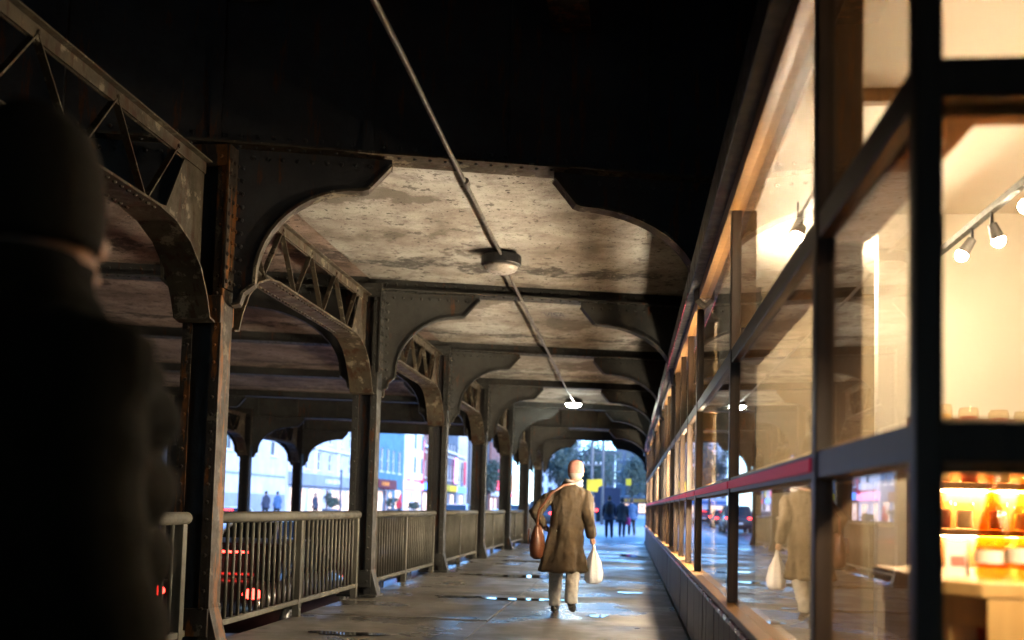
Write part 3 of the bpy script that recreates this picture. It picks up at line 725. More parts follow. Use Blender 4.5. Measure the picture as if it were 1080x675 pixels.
    for an, up in ((aL, 0), (aR, lift)):
        sh = MB(); pit = up*3.2
        secs = []
        for f, hw, hh in ((-.085, .028, .05), (-.06, .04, .085), (0, .043, .10), (.07, .047, .065), (.13, .045, .05), (.175, .03, .03)):
            dz = -f*math.sin(pit)*1.0; fy = f*math.cos(pit)
            cx, cy, cz = an.x, an.y+fy, an.z-.09+dz*1.0+up*.15
            secs.append([(cx+hw*math.cos(q), cy, cz+max(0, hh*.5+hh*.52*math.sin(q))) for q in [2*math.pi*k_/12 for k_ in range(12)]])
        sh.rings(secs); sh.v = [(px*s, py*s, pz*s) for px, py, pz in sh.v]; sh.build('shoe', 'shoe', t, smooth=True)
    # coat
    c = MB(); rnd = random.Random(label); n = 30; rings = []
    secs = [(coat_hem, .27, .26), (coat_hem+.08, .255, .24), ((coat_hem+1.0)/2, .215, .19), (1.0, .195, .15), (1.12, .185, .142), (1.25, .20, .148), (1.36, .208, .145), (1.42, .188, .125), (1.475, .125, .095), (1.53, .085, .08)]
    ph = [rnd.uniform(0, 6.28) for _ in range(3)]
    for z, rx, ry in secs:
        f = max(0, (1.1-z)/.6); lx = lean*max(0, min(1, (z-.9)/.5))
        rr = []
        for k_ in range(n):
            q = 2*math.pi*k_/n; w_ = 1+f*(.10*math.sin(5*q+ph[0]+z*2)+.075*math.sin(8*q+ph[1]-z*3))+.012*math.sin(9*z*6.28+3*q)
            rr.append((lx+rx*bulk*w_*math.cos(q), .015+ry*bulk*w_*math.sin(q)-f*.03, z))
        rings.append(rr)
    c.rings(rings)
    for sh_, e, w_ in ((shL, eL, wL), (shR, eR, wR)):
        inx = -math.copysign(1, sh_.x-lean)
        c.tube([sh_+Vector((inx*.07, 0, -.05)), sh_+Vector((inx*.012, 0, -.065)), sh_*.6+e*.4, e, e*.5+w_*.5, w_*1.0], [.055*bulk, .070*bulk, .072*bulk, .066*bulk, .060*bulk, .056*bulk], 12)
    c.v = [(px*s, py*s, pz*s) for px, py, pz in c.v]
    co = c.build('coat', coat, t, smooth=True); remesh(co, vox)
    if vox == .014: crumple(co, .16, .04); crumple(co, .06, .014); crumple([q for q in kids(t) if q.name.startswith('trousers')][0], .09, .03)
    if hat:
        hm = MB(); hc = hd+Vector((0, -.008, .03))
        hm.rings([[(hc.x+.122*sx*math.cos(q), hc.y+.122*sy*math.sin(q), hc.z+zz) for q in [2*math.pi*k_/18 for k_ in range(18)]]
                  for sx, sy, zz in ((.72, .88, -.035), (.78, .93, -.02), (.79, .94, .02), (.74, .88, .06), (.58, .70, .10), (.3, .36, .122), (.06, .07, .127))])
        hm.v = [(px*s, py*s, pz*s) for px, py, pz in hm.v]; hm.build('hat', hat, t, smooth=True)
    if hair:
        hr = MB().ball(hd+hy@Vector((0, -.018, .022)), .118, 16, 10, (.74, .86, .96))
        hr.v = [(px*s, py*s, pz*s) for px, py, pz in hr.v]; hr.build('hair', hair if isinstance(hair, str) else 'hair', t, smooth=True)
    if scarf:
        sc = MB()
        for k_, zz in enumerate((1.495, 1.53)):
            sc.tube([(lean+head_off[0]*.6+.088*math.cos(q), .03+.085*math.sin(q), zz+.014*math.sin(q*2+k_)) for q in [2*math.pi*i_/16 for i_ in range(17)]], .026, 8)
        sc.v = [(px*s, py*s, pz*s) for px, py, pz in sc.v]; sc.build('scarf', scarf, t, smooth=True)
    t['J'] = 0; del t['J']
    return t, s, (wL*s, wR*s, eL*s, eR*s)
# the man walking away
ML = Vector((-.72, 11.35, 0))
man, ms, J = person('man in a brown coat and pink red knit hat walking away along the walkway', ML, R(-3), 1.72, 'coat', .50, 'trouser', 'hat', hair='pale_hair', splay=.035, lean=.06,
    stride=.58, lift=.11, larm=((-.33, -.10, 1.16), (-.25, .06, 1.02)), rarm=((.27, -.03, 1.16), (.315, .05, .90)), vox=.014, head_off=(.05, .02), scarf='scarf')
bag = thing('shoulder_bag', "brown leather shoulder bag hanging at the walking man's side", 'bag', ML+Vector((-.30, -.03, .62)))
bg_ = MB(); bg_.rings([[(.085*sx*math.cos(q), .17*sy*math.sin(q), z) for q in [2*math.pi*i/20 for i in range(20)]] for sx, sy, z in ((.5, .55, 0), (.95, .95, .03), (1.1, 1.05, .13), (.9, .98, .26), (.5, .9, .36), (.25, .85, .385))])
bg_.build('pouch', 'leather', bag, smooth=True)
MB().tube([(0, -.13, .36), (.02, -.19, .55), (.16, -.20, .75), (.30, -.17, .84), (.42, -.06, .865)], .014, 8).build('strap', 'leather', bag, smooth=True)
MB().box(-.105, -.088, -.10, .10, .17, .34).build('flap', 'leather', bag, bevel=.006)
pb = thing('plastic_bag', "white plastic carrier bag hanging from the walking man's hand", 'bag', ML+Vector((.335, .05, .36)))
pbm = MB(); rnd = random.Random(3); rg = []
for z, rx, ry in ((0, .06, .09), (.03, .085, .14), (.12, .095, .15), (.24, .08, .13), (.32, .05, .09), (.38, .022, .05), (.44, .012, .02)):
    rg.append([((rx*(1+.16*math.sin(5*q+z*9)+.1*math.sin(9*q)))*math.cos(q), ry*(1+.12*math.sin(6*q))*math.sin(q), z) for q in [2*math.pi*i/28 for i in range(28)]])
pbm.rings(rg); pbm.build('sack', 'plastic', pb, smooth=True)
for sy in (-1, 1): MB().tube([(0, sy*.03, .36), (0, sy*.02, .42), (-.01, 0, .47)], .008, 6).build('handle', 'plastic', pb, smooth=True)

# the person standing close on the left
NL = Vector((-1.12, 1.6, 0))
near, ns, _ = person('person in a dark quilted jacket and knit beanie standing close beside the rusty column', NL, R(-30), 1.81, 'puffer', .80, 'dark', 'beanie', hair=False, stride=.08, vox=.012, bulk=1.25, head_off=(.03, .02))
for o in kids(near):
    if o.name.startswith('coat'):
        me = MB(); rings = []; n = 32
        zz = .78
        while zz < 1.50:
            for q_, bul in ((.0, 0), (.02, .02), (.05, .03), (.085, .026), (.108, .01)):
                z = zz+q_; base = 1.0 if z < 1.36 else max(.45, 1-(z-1.36)*3.2)
                rings.append([((.275+bul)*base*math.cos(q), .02+(.215+bul)*base*math.sin(q), z*ns) for q in [2*math.pi*k_/n for k_ in range(n)]])
            zz += .115
        me.rings(rings)
        for sx in (-1, 1):
            pts = []; rad = []
            for i in range(26):
                f = i/25; pts.append((sx*(.235+.10*f-.03*f*f), .02-.05*math.sin(f*2.4)+.10*f*f, (1.42-.62*f)*ns)); rad.append(.092-.02*f+.008*abs(math.sin(f*16)))
            me.tube(pts, rad, 14)
        new = me.build('tmp', 'puffer'); old = o.data; o.data = new.data; bpy.data.objects.remove(new)
        o.scale = (1.2, 1.18, 1.0)
    if o.name.startswith('hat'): o.scale = (1.1, 1.08, 1.55); o.location = (0, -.015, -.965)

MB().loft([(.0, .01, 1.50, .20, .16), (.015, .02, 1.56, .165, .15), (.03, .03, 1.595, .13, .13), (.035, .04, 1.615, .118, .125), (.035, .04, 1.61, .10, .11)], 24).build('collar', 'puffer', near, smooth=True)
# walkers at the far end of the walkway and across the road
GW = 'people in the distance'
person('walker in dark clothes with a backpack at the far arch of the walkway', (-.80, 42.0, 0), R(4), 1.76, 'navy', .72, 'navy', None, stride=.2, group=GW)
bp_ = tag(MB().rings([[(-.80+.17*sx*math.cos(q), 41.78+.09*sy*math.sin(q), z) for q in [2*math.pi*i/16 for i in range(16)]] for sx, sy, z in ((.7, .7, .98), (1, 1, 1.03), (1, 1, 1.32), (.75, .8, 1.44), (.3, .4, 1.47))]).build('backpack', 'dark', smooth=True), 'dark backpack on the walker at the far arch', 'backpack')
person('walker in dark clothes carrying a bright pink bag beyond the far arch', (-.28, 44.0, 0), R(-5), 1.68, 'dark', .70, 'navy', 'dark', stride=.2, group=GW)
pk = thing('tote_bag', 'bright pink bag hanging beside a dark dressed walker', 'bag', (-.02, 43.98, .52))
MB().rings([[(.12*sx*math.cos(q), .06*sx*math.sin(q), z) for q in [2*math.pi*i/12 for i in range(12)]] for sx, z in ((.85, 0), (1, .05), (1, .28), (.9, .31))]).build('sack', 'pink', pk, smooth=True)
MB().tube([(-.07, 0, .30), (-.04, 0, .42), (.04, 0, .42), (.07, 0, .30)], .008, 6).build('handle', 'pink', pk)
person('walker in a blue jacket beyond the far arch', (.15, 47, 0), R(8), 1.7, 'teal_cloth', .75, 'dark', None, stride=.22, group=GW)
for (x_, y_, hd_, c_, lb) in ((-21.7, 58, 60, 'navy', 'tall pedestrian in navy on the pale pavement across the road'), (-21.2, 58.6, 60, 'teal_cloth', 'shorter pedestrian in blue beside the one in navy'),
                               (-21.9, 68, -110, 'navy', 'pedestrian in navy bending an arm near the shrub planter'), (-23.2, 99.5, 180, 'red_cloth', 'pedestrian in a red jacket outside the dark red shop front'),
                               (-21.5, 133, 180, 'dark', 'pedestrian in black on the pavement further up the street')):
    person(lb, (x_, y_, -.012), R(hd_), 1.75, c_, .72, 'dark', None, stride=.2, group=GW, vox=.03)

# ------------------------------------------------------------------ cars
M['chrome'] = pm('wheel_metal', (.45, .45, .46), scale=5, rough=.3, metal=.8, bumps=0)
M['tyre'] = pm('tyre_rubber', (.02, .02, .02), scale=9, rough=.8)
M['car_glass'] = pm('car_glass', (.02, .025, .03), scale=2, rough=.08, bumps=0, rvar=.02)
M['tail'] = emat('tail_light', (1, .03, .02), 2.5); M['head_l'] = emat('head_light', (1, .95, .85), 12); M['plate'] = pm('licence_plate', (.7, .7, .72), scale=3, rough=.5, bumps=0)
def car_paint(name, c):
    Mt, n, l, b = newmat(name); b.inputs['Base Color'].default_value = col(c); b.inputs['Roughness'].default_value = .3; b.inputs['Coat Weight'].default_value = .7
    l.new(ramp(n, l, noise(n, l, pos(n, l), 3), [(.3, tuple(v*.85 for v in c)), (.7, c)]), b.inputs['Base Color']); return Mt
def car(label, x, y, rz, paint, suv=False, group='cars on the road', lights=True):
    t = thing('car', label, 'car', (x, y, road_z(y)), rz, group); zr = .28 if suv else 0
    L = 4.5
    # local: +y is the front
    st = [(-2.25, .40, .72, .72), (-2.18, .28, .92, .82), (-1.9, .24, .98, .88), (-1.0, .22, 1.0, .90), (0.2, .22, .98, .91), (1.1, .22, .95, .90), (1.8, .24, .86, .86), (2.15, .28, .74, .78), (2.25, .40, .62, .66)]
    def sec(yy, z0, z1, w):
        z1 += zr*.6; pts = []
        for q in range(24):
            an = 2*math.pi*q/24; cx_, sz_ = math.cos(an), math.sin(an)
            px = w*math.copysign(abs(cx_)**.45, cx_); pz = (z0+z1)/2+(z1-z0)/2*math.copysign(abs(sz_)**.55, sz_); pts.append((px, yy, pz))
        return pts
    bd = MB().rings([sec(*q) for q in st]).build('body', paint, t, smooth=True)
    zt = 1.45+zr; zb = .93+zr*.5
    cab = [(-2.0 if suv else -1.75, .80, zb, zb+.03), (-1.75 if suv else -1.15, .70, zb, zt-.05), (-.5, .66, zb, zt), (.35, .66, zb, zt-.03), (1.25, .80, zb, zb+.02)]
    rr = []
    for yy, w, z0, z1 in cab: rr.append([(-w-.04, yy, z0), (w+.04, yy, z0), (w if z1-z0 > .2 else w+.04, yy, z1), (-w if z1-z0 > .2 else -w-.04, yy, z1)])
    gh = MB().rings(rr).build('greenhouse', 'car_glass', t, bevel=.03)
    MB().rings([[(-w-.0, yy, z1+.003), (w, yy, z1+.003), (w-.06, yy, z1+.03), (-w+.06, yy, z1+.03)] for yy, w, z0, z1 in cab[1:4]]).build('roof', paint, t, bevel=.012)
    for (p, q) in ((1, 0), (3, 4)):
        for s in (-1, 1):
            A, B = cab[p], cab[q]; MB().bar((s*(A[1]), A[0], A[3]), (s*(B[1]+.03), B[0], B[3]), .07, .05).build('pillar', paint, gh)
    for s in (-1, 1):
        for yy in (-1.38, 1.38):
            wh = MB().rings([[(s*xx, yy+r*math.cos(q), .33+r*math.sin(q)) for q in [2*math.pi*i/20 for i in range(20)]] for xx, r in ((.70, .30), (.72, .33), (.90, .33), (.925, .30))]).build('wheel', 'tyre', t, smooth=False)
            MB().rings([[(s*xx, yy+r*math.cos(q), .33+r*math.sin(q)) for q in [2*math.pi*i/14 for i in range(14)]] for xx, r in ((.926, .21), (.935, .19), (.93, .05))]).build('rim', 'chrome', wh)
        MB().ball((s*.66, -2.17, .80+zr*.5), .1, 10, 6, (1.5, .9, .8)).build('tail_light', 'tail', t, smooth=True)
        MB().ball((s*.62, 2.12, .66+zr*.4), .09, 10, 6, (1.6, .8, .7)).build('headlight', 'head_l' if lights else 'plate', t, smooth=True)
        MB().ball((s*.98, .75, 1.0+zr*.5), .1, 8, 6, (.9, .7, .65)).build('mirror', paint, t, smooth=True)
    MB().box(-.26, .26, -2.27, -2.255, .56, .68).build('number_plate', 'plate', t)
    MB().box(-.35, .35, -1.6, -1.58, zt-.14, zt-.11).build('brake_light', 'tail', t)
    return t
PA = {k_: car_paint('car_paint_'+k_, c) for k_, c in dict(black=(.02, .02, .025), white=(.72, .73, .76), silver=(.35, .36, .38), red=(.018, .006, .007), blue=(.03, .06, .16)).items()}
car('dark red hatchback behind the railing beyond the rusty column', -5.6, 15.0, 0, PA['red'])
car('black car with glowing tail lights ahead of the dark red hatchback', -6.2, 22.5, 0, PA['black'], True)
car('silver car under the bridge between the black car and daylight', -5.9, 31.0, 0, PA['silver'])
car('white car on the far lane coming out of the bridge', -10.6, 28.0, math.pi, PA['white'])
car('white car parked across the street by the pale wall', -19.0, 46.5, R(8), PA['white'])
car('blue car on the road past the bridge', -6.4, 52, 0, PA['blue'])
car('black tall car up the street before the utility poles', -5.6, 66, 0, PA['black'], True)
car('oncoming white car with headlights on past the bridge', -10.4, 60, math.pi, PA['white'])
car('red car with bright tail lights far along the street', -6.3, 82, 0, PA['red'])
car('oncoming silver car with headlights far along the street', -10.2, 88, math.pi, PA['silver'])
car('oncoming white tall car far up the street', -10.8, 116, math.pi, PA['white'], True)
car('black car far up the street behind the red car', -6.2, 104, 0, PA['black'])
# dark delivery truck down the street
tk = thing('delivery_truck', 'dark box truck standing far down the street under the yellow sign', 'truck', (-1.9, 92, 0))
MB().box(-1.15, 1.15, -2.5, 2.2, .9, 3.1).build('cargo_box', 'navy', tk, bevel=.04)
MB().prism([(2.25, .6), (4.1, .6), (4.15, 1.4), (3.7, 2.3), (2.25, 2.4)], 'x', -1.0, 1.0).build('cab', PA['blue'], tk, bevel=.05)
MB().box(-.5, .5, -2.4, 4.0, .5, .88).build('chassis', 'black', tk)
for s in (-1, 1):
    for yy in (-1.6, 3.2): MB().rings([[(s*xx, yy+r*math.cos(q), .45+r*math.sin(q)) for q in [2*math.pi*i/16 for i in range(16)]] for xx, r in ((.75, .42), (.78, .45), (1.02, .45), (1.05, .4))]).build('wheel', 'tyre', tk)
    MB().box(s*.95-.08, s*.95+.08, -2.56, -2.51, .95, 1.15).build('tail_light', 'tail', tk)

# ------------------------------------------------------------------ buildings
def bm_(name, c, c2=None, s=.8): M[name] = pm(name, c, c2, s, .75, bumps=.1)
M['sign_glow_red'] = emat('glowing_red_sign', (1, .05, .10), .35); M['sign_glow_orange'] = emat('glowing_orange_sign', (1, .38, .06), .35); M['sign_glow_blue'] = emat('glowing_blue_sign', (.10, .28, 1), .3); M['sign_glow_pink'] = emat('glowing_pink_sign', (1, .30, .55), .3)  # emission added to far signs for brighter colour in the street
bm_('pale_render', (.56, .60, .69)); bm_('grey_band', (.28, .32, .40)); bm_('teal_wall', (.10, .24, .36)); bm_('white_paint', (.74, .75, .78)); bm_('dark_red', (.16, .03, .035)); bm_('brick_red', (.22, .09, .07), s=3)
bm_('slate', (.10, .12, .16)); bm_('cream', (.55, .50, .45)); bm_('banner_red', (.70, .03, .08)); bm_('banner_orange', (.85, .30, .04)); bm_('sign_yellow', (.90, .58, .02)); bm_('mauve', (.36, .30, .38)); bm_('blue_sign', (.06, .16, .45))
def building(label, x, y0, y1, h, wall, openings, extra=None, depth=9, frame='white_paint', side=1):
    """a row house whose facade stands on x and faces +x (side 1); openings: (u0,u1,z0,z1,kind)"""
    t = thing('building', label, 'building', (x, y0, 0)); w = y1-y0; th = .3
    us = sorted({0, w, *[o[0] for o in openings], *[o[1] for o in openings]}); zs = sorted({-.3, h, *[o[2] for o in openings], *[o[3] for o in openings]})
    mb = MB()
    for i in range(len(us)-1):
        for j in range(len(zs)-1):
            cu, cz = (us[i]+us[i+1])/2, (zs[j]+zs[j+1])/2
            if any(o[0] < cu < o[1] and o[2] < cz < o[3] for o in openings): continue
            mb.box(-th, 0, us[i], us[i+1], zs[j], zs[j+1])
    mb.build('wall', wall, t)
    MB().box(-depth, -th-.004, .01, w-.01, -.3, h-.1).build('inner_block', 'slate', t)
    MB().box(-depth-.1, .18, -.05, w+.05, h+.002, h+.3).build('roof', 'slate', t, bevel=.03)
    for (u0, u1, z0, z1, kd) in openings:
        wi = MB().box(-.22, -.18, u0, u1, z0, z1).build('window' if kd != 'door' else 'door', 'win_lit' if kd == 'lit' else ('dark_red' if kd == 'door' else 'win_dark'), t)
        fr = MB(); e = .07
        fr.box(-.178, -.10, u0, u0+e, z0, z1).box(-.178, -.10, u1-e, u1, z0, z1).box(-.178, -.10, u0+e, u1-e, z0, z0+e).box(-.178, -.10, u0+e, u1-e, z1-e, z1)
        if kd == 'sash': fr.box(-.178, -.11, u0+e, u1-e, (z0+z1)/2-.04, (z0+z1)/2+.04)
        if kd == 'lit' and u1-u0 > 1.6: fr.box(-.178, -.11, (u0+u1)/2-.035, (u0+u1)/2+.035, z0+e, z1-e)
        fr.build('frame', frame, wi)
        if kd == 'sash': MB().box(.001, .09, u0-.08, u1+.08, z0-.12, z0-.001).build('sill', frame, wi)
    if extra: extra(t)
    return t
def exA(t):
    MB().box(.002, .08, 0, 12.5, -.2, 1.6).build('base_band', 'grey_band', t); MB().box(.002, .06, 0, 12.5, 2.75, 2.9).build('string_course', 'grey_band', t)
building('pale rendered building with a grey blue base band across the road', -24, 55.0, 67.8, 11, 'pale_render', [(2, 3.2, 4.2, 6.2, 'sash'), (6, 7.2, 4.2, 6.2, 'sash'), (9.6, 10.8, 4.2, 6.2, 'sash')], exA)
def exB(t):
    MB().box(.002, .35, .2, 18.2, 2.35, 3.25).build('sign_band', 'grey_band', t, bevel=.02)
    for i in range(9): MB().box(.352, .38, 8+i*.5, 8+i*.5+(.32 if i % 3 else .18), 2.62, 2.95).build('letter', 'white_paint', t)
    MB().box(.002, .22, 0, 18.4, 5.2, 5.38).build('cornice', 'white_paint', t)
    for u in (.1, 6.1, 12.1, 18.0): MB().box(.002, .12, u, u+.3, 3.3, 10.5).build('pilaster', 'white_paint', t)
opB = [(1+i*2.9, 2+i*2.9, 3.6, 5.0, 'sash') for i in range(6)]+[(1+i*2.9, 2+i*2.9, 5.8, 7.6, 'sash') for i in range(6)]+[(.8, 4.2, .3, 2.2, 'lit'), (5, 8.6, .3, 2.2, 'lit'), (9.3, 10.4, 0, 2.2, 'door'), (11, 14.6, .3, 2.2, 'lit'), (15.2, 17.8, .3, 2.2, 'lit')]
building('pale corner building with two window rows over a grey shop sign band', -24, 68.0, 86.4, 11, 'pale_render', opB, exB)
def exC(t):
    MB().box(.002, .30, .1, 7.3, 2.7, 3.5).build('shop_sign', 'dark_red', t); MB().box(.3, 1.3, .3, 3.6, 2.5, 2.62).build('awning', 'dark_red', t)
    for i in range(5): MB().box(.302, .33, 1.2+i*.6, 1.55+i*.6, 2.9, 3.25).build('letter', 'banner_orange', t)
building('teal blue house with a dark red shop front', -24, 93, 104.5, 12, 'teal_wall', [(1.4, 2.6, 4.3, 6.6, 'sash'), (4.0, 5.2, 4.3, 6.6, 'sash'), (6.4, 7.4, 4.3, 6.6, 'sash'), (9, 10.2, 4.3, 6.6, 'sash'), (.4, 3.2, .4, 2.4, 'lit'), (3.6, 4.9, 0, 2.5, 'door'), (5.2, 7.0, .4, 2.4, 'lit'), (8, 11, .5, 2.6, 'lit')], exC)
def exD(t):
    for (u0, z0, z1) in ((1.0, 3.9, 9.5), (4.6, 3.9, 9.5)):   # white bay windows
        bay = MB().prism([(.0015, u0), (.7, u0+.5), (.7, u0+1.9), (.0015, u0+2.4)], 'z', z0, z1).build('bay', 'white_paint', t)
        for zz in (4.6, 7.2): 
            wn = MB().box(.702, .72, u0+.75, u0+1.65, zz, zz+1.7).build('window', 'win_dark', bay)
    MB().box(.3, .42, 7.35, 8.6, 3.5, 8.6).build('banner', 'banner_red', t)
    MB().box(.002, .3, .2, 8.9, 2.8, 3.6).build('shop_sign', 'sign_glow_pink', t)
building('white house with bay windows and a tall red banner', -24, 104.7, 114, 12, 'white_paint', [(.6, 3.4, .4, 2.5, 'lit'), (4, 5, 0, 2.5, 'door'), (5.4, 8.6, .4, 2.5, 'lit')], exD)
def exE(c1, c2):
    def f(t):
        MB().box(.002, .4, .3, 9.0, 2.9, 3.7).build('shop_sign', c1, t); MB().box(.4, .52, 6.2, 7.6, 4.0, 7.4).build('banner', c2, t); MB().box(.002, .25, 0, 9.4, 7.9, 8.15).build('cornice', 'white_paint', t)
    return f
names = ['brick house with an orange banner up the street', 'slate blue house with a yellow shop sign', 'cream house with a blue shop sign and red banner', 'mauve house with an orange shop sign', 'dark slate house with a red shop sign', 'far brick house with a white sign', 'far pale house with a yellow banner', 'far teal house with an orange banner']
walls = ['brick_red', 'slate', 'cream', 'mauve', 'slate', 'brick_red', 'pale_render', 'teal_wall']; sg = [('sign_glow_blue', 'banner_orange'), ('sign_yellow', 'sign_glow_pink'), ('sign_glow_blue', 'banner_red'), ('sign_glow_orange', 'blue_sign'), ('sign_glow_red', 'sign_glow_blue'), ('white_paint', 'sign_glow_red'), ('sign_glow_blue', 'sign_yellow'), ('sign_glow_red', 'banner_orange')]
yy = 114.3
for i, nm in enumerate(names):
    w = 9.5+(i % 3)*1.2
    building(nm, -24+(i % 2)*.6, yy, yy+w, 10.5+(i*1.7) % 3.5, walls[i], [(1+q*2.2, 2.1+q*2.2, 4.4, 6.4, 'sash') for q in range(4)]+[(1+q*2.2, 2.1+q*2.2, 7.4, 9.2, 'sash') for q in range(4)]+[(.6, 3.6, .4, 2.6, 'lit'), (4.1, 5.2, 0, 2.6, 'door'), (5.6, 8.8, .4, 2.6, 'lit')], exE(*sg[i])); yy += w+.2
# buildings closing the far vista (facing the viewer)
def endblock(label, x0, x1, y, h, wall, cols, rows, sign):
    t = thing('building', label, 'building', (x0, y, 0)); w = x1-x0
    MB().box(0, w, .3, 10, -.3, h).build('wall', wall, t); MB().box(-.2, w+.2, .05, 10.2, h+.002, h+.5).build('roof', 'slate', t)
    MB().box(.3, w-.3, -.1, .298, 3.0, 3.9).build('shop_sign', sign, t)
    for r in range(rows):
        for c in range(cols):
            u = (c+.25)*w/cols; wi = MB().box(u, u+w/cols*.5, .18, .297, 4.6+r*3.1, 6.5+r*3.1).build('window', 'win_dark', t)
            MB().box(u-.06, u+w/cols*.5+.06, .1, .298, 4.45+r*3.1, 4.595+r*3.1).build('sill', 'white_paint', wi)
    for c in range(max(2, cols//2)):
        u = (c+.15)*w/max(2, cols//2); MB().box(u, u+w/max(2, cols//2)*.7, .15, .298, .4, 2.6).build('window', 'win_lit', t)
    return t
endblock('pale block closing the view down the street', -24, -13, 262, 20, 'pale_render', 5, 5, 'blue_sign')
endblock('mauve block at the end of the street beside the pale block', -12.5, -4, 270, 16.5, 'mauve', 4, 4, 'dark_red')
endblock('slate blue block at the end of the street behind the trees', -3.5, 7, 255, 19, 'slate', 5, 4, 'banner_orange')
endblock('teal block standing right of the slate end block', 7.5, 22, 240, 18, 'teal_wall', 6, 4, 'white_paint')
t = building('brick building lining the pavement past the walkway', 26, 60, 120, 12, 'brick_red', [], None)

# ------------------------------------------------------------------ street furniture and trees
M['wood_pole'] = pm('utility_pole_wood', (.20, .19, .19), scale=5, rough=.8)
def pole(label, x, y, h, arms):
    t = thing('utility_pole', label, 'utility pole', (x, y, -.02), 0, 'utility poles')
    MB().lathe([(.14, 0), (.12, h*.5), (.09, h)], 10).build('pole', 'wood_pole', t, smooth=True)
    for z, w in arms:
        MB().box(-w/2, w/2, -.14, -.04, z, z+.1).build('crossarm', 'wood_pole', t)
        for k_ in (-.45, -.2, .2, .45): MB().lathe([(.05, z+.101), (.06, z+.2), (.03, z+.25)], 8, (k_*w, -.09, 0)).build('insulator', 'white_paint', t)
pole('utility pole with two crossarms past the far arch', -2.75, 74, 11, [(6.2, 1.1), (4.4, 1.4)]); pole('utility pole standing close right of the crossarm pole', -2.0, 76, 11, [(7.6, 1.6)])
pole('utility pole far up the street on the far pavement', -15.4, 96, 10, [(8, 1.8)]); pole('utility pole beside the brick house', -15.3, 126, 10, [(8, 1.8)])
sgn = thing('road_sign', 'yellow road sign on a post past the far arch', 'sign', (-2.35, 66, -.01))
MB().tube([(0, 0, 0), (0, 0, 3.2)], .04, 8).build('post', 'grey_pipe', sgn); MB().prism([(-.42, 2.35), (.30, 2.30), (.34, 2.62), (.62, 2.75), (.56, 3.15), (-.40, 3.1)], 'y', -.06, -.041).build('plate', 'sign_yellow', sgn)
sgn = thing('road_sign', 'small yellow sign on a thin post at the right kerb', 'sign', (-.05, 84, -.01))
MB().tube([(0, 0, 0), (0, 0, 3.9)], .04, 8).build('post', 'grey_pipe', sgn); MB().prism([(-.22, 3.2), (.22, 3.2), (.22, 3.75), (-.22, 3.75)], 'y', -.06, -.041).build('plate', 'sign_yellow', sgn)
sb = thing('round_sign', 'round red sign board standing on the pavement by the shop front', 'sign', (-22.6, 97.4, -.01))
MB().tube([(0, 0, 0), (0, 0, 1.2)], .05, 8).build('post', 'black', sb); MB().rings([[(xx, r*math.cos(q), 1.75+r*math.sin(q)) for q in [2*math.pi*i/20 for i in range(20)]] for xx, r in ((-.03, .42), (.03, .42), (.035, .3))]).build('disc', 'banner_red', sb)
M['leaf'] = pm('dark_leaves', (.05, .08, .06), (.025, .045, .038), 3, .6, bumps=0); M['bark'] = pm('bark', (.08, .07, .06), scale=8, rough=.9)
def leaves(mb, c, rx, ry, rz, n, size, rnd, clumps=14):
    cl = []
    for _ in range(clumps):
        while True:
            v = Vector((rnd.uniform(-1, 1), rnd.uniform(-1, 1), rnd.uniform(-1, 1)))
            if v.length < 1: break
        cl.append(Vector((c[0]+v.x*rx*.75, c[1]+v.y*ry*.75, c[2]+v.z*rz*.75)))
    for _ in range(n):
        b = rnd.choice(cl); p = b+Vector((rnd.gauss(0, rx*.17), rnd.gauss(0, ry*.17), rnd.gauss(0, rz*.15)))
        a_ = Vector((rnd.gauss(0, 1), rnd.gauss(0, 1), rnd.gauss(0, 1))).normalized()*size*rnd.uniform(.6, 1.2); b_ = a_.orthogonal().normalized()*size*.5
        mb.add([p-a_, p+b_, p+a_, p-b_], [(0, 1, 2, 3)])
    return cl
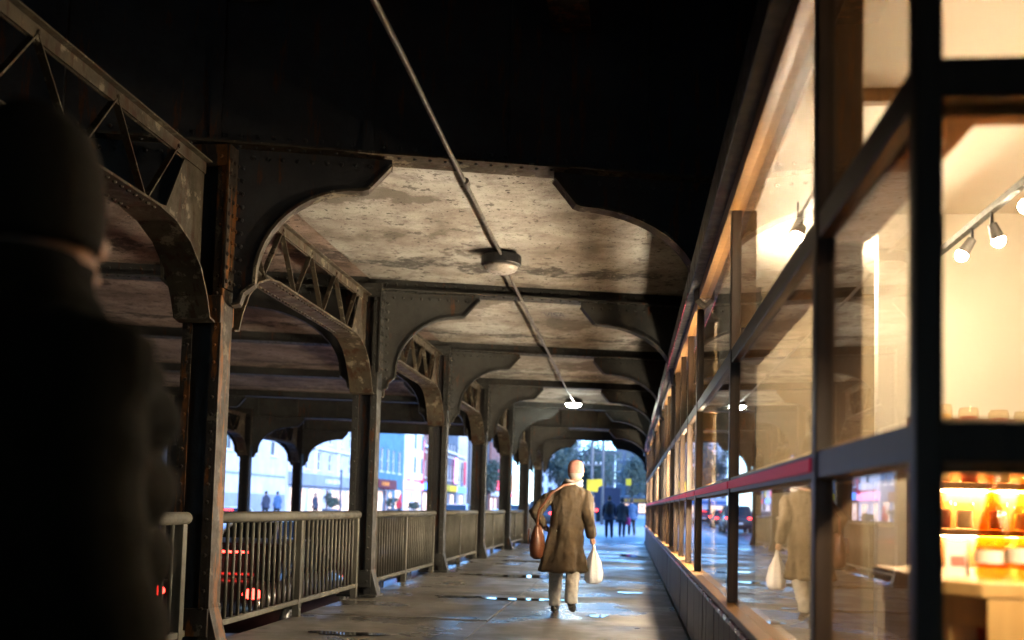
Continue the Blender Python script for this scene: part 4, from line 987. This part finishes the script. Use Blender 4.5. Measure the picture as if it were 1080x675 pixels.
def tree(label, x, y, h, r, seed, n=2600):
    rnd = random.Random(seed); t = thing('street_tree', label, 'tree', (x, y, -.02), 0, 'trees down the street')
    lf = MB(); cl = leaves(lf, (0, 0, h*.66), r, r, h*.34, n, .20, rnd, 18)
    tr = MB().tube([(0, 0, 0), (.05, 0, h*.25), (-.04, .03, h*.5), (0, 0, h*.75)], [.22, .18, .12, .05], 8)
    for c_ in cl[:9]: tr.tube([(0, 0, h*(.3+.02*rnd.random())), (c_.x*.5, c_.y*.5, h*.45), tuple(c_)], [.09, .06, .02], 6)
    tr.build('trunk', 'bark', t, smooth=True); lf.build('crown', 'leaf', t)
tree('dark leafy tree at the left of the street end', -8.5, 150, 10, 3.6, 1); tree('tall dark tree before the slate end block', -4.2, 165, 13, 4.2, 2); tree('broad dark tree near the right kerb far away', .4, 150, 9.5, 3.2, 3); tree('slender tree behind the yellow sign', -5.2, 118, 10, 3.0, 4, 3200); tree('tall loose tree left of the street end', -9.2, 132, 12, 3.2, 9, 3200); tree('dark tree in front of the teal end block', 3.5, 190, 12, 4, 5); tree('street tree on the far pavement before the brick house', -17.5, 122, 7.5, 2.2, 6)
def planter(label, x, y, seed, s=1):
    rnd = random.Random(seed); t = thing('planter', label, 'planter', (x, y, -.012), 0, 'planters on the far pavement')
    MB().lathe([(.32*s, 0), (.42*s, .5*s), (.44*s, .52*s), (.36*s, .53*s)], 16).build('pot', 'slate', t)
    lf = MB(); leaves(lf, (0, 0, 1.0*s), .55*s, .55*s, .5*s, 420, .09, rnd, 10); lf.build('foliage', 'leaf', t)
planter('leafy planter beside the pedestrian in navy', -21.6, 70.5, 11, 1.3); planter('second leafy planter along the pale shop front', -21.8, 72.4, 12, 1.2); planter('planter bush by the teal house', -22.8, 95, 13, 1.3); planter('planter bush between the teal and white houses', -22.8, 103.5, 14); planter('low planter bush in front of the white house', -22.8, 106, 15)
bl = thing('street_post', 'dark post rising beside the leafy planter', 'post', (-21.0, 71.2, -.01)); MB().lathe([(.12, 0), (.12, .15), (.09, .2), (.085, 3.4), (.11, 3.45), (.05, 3.6)], 12).build('shaft', 'slate', bl)
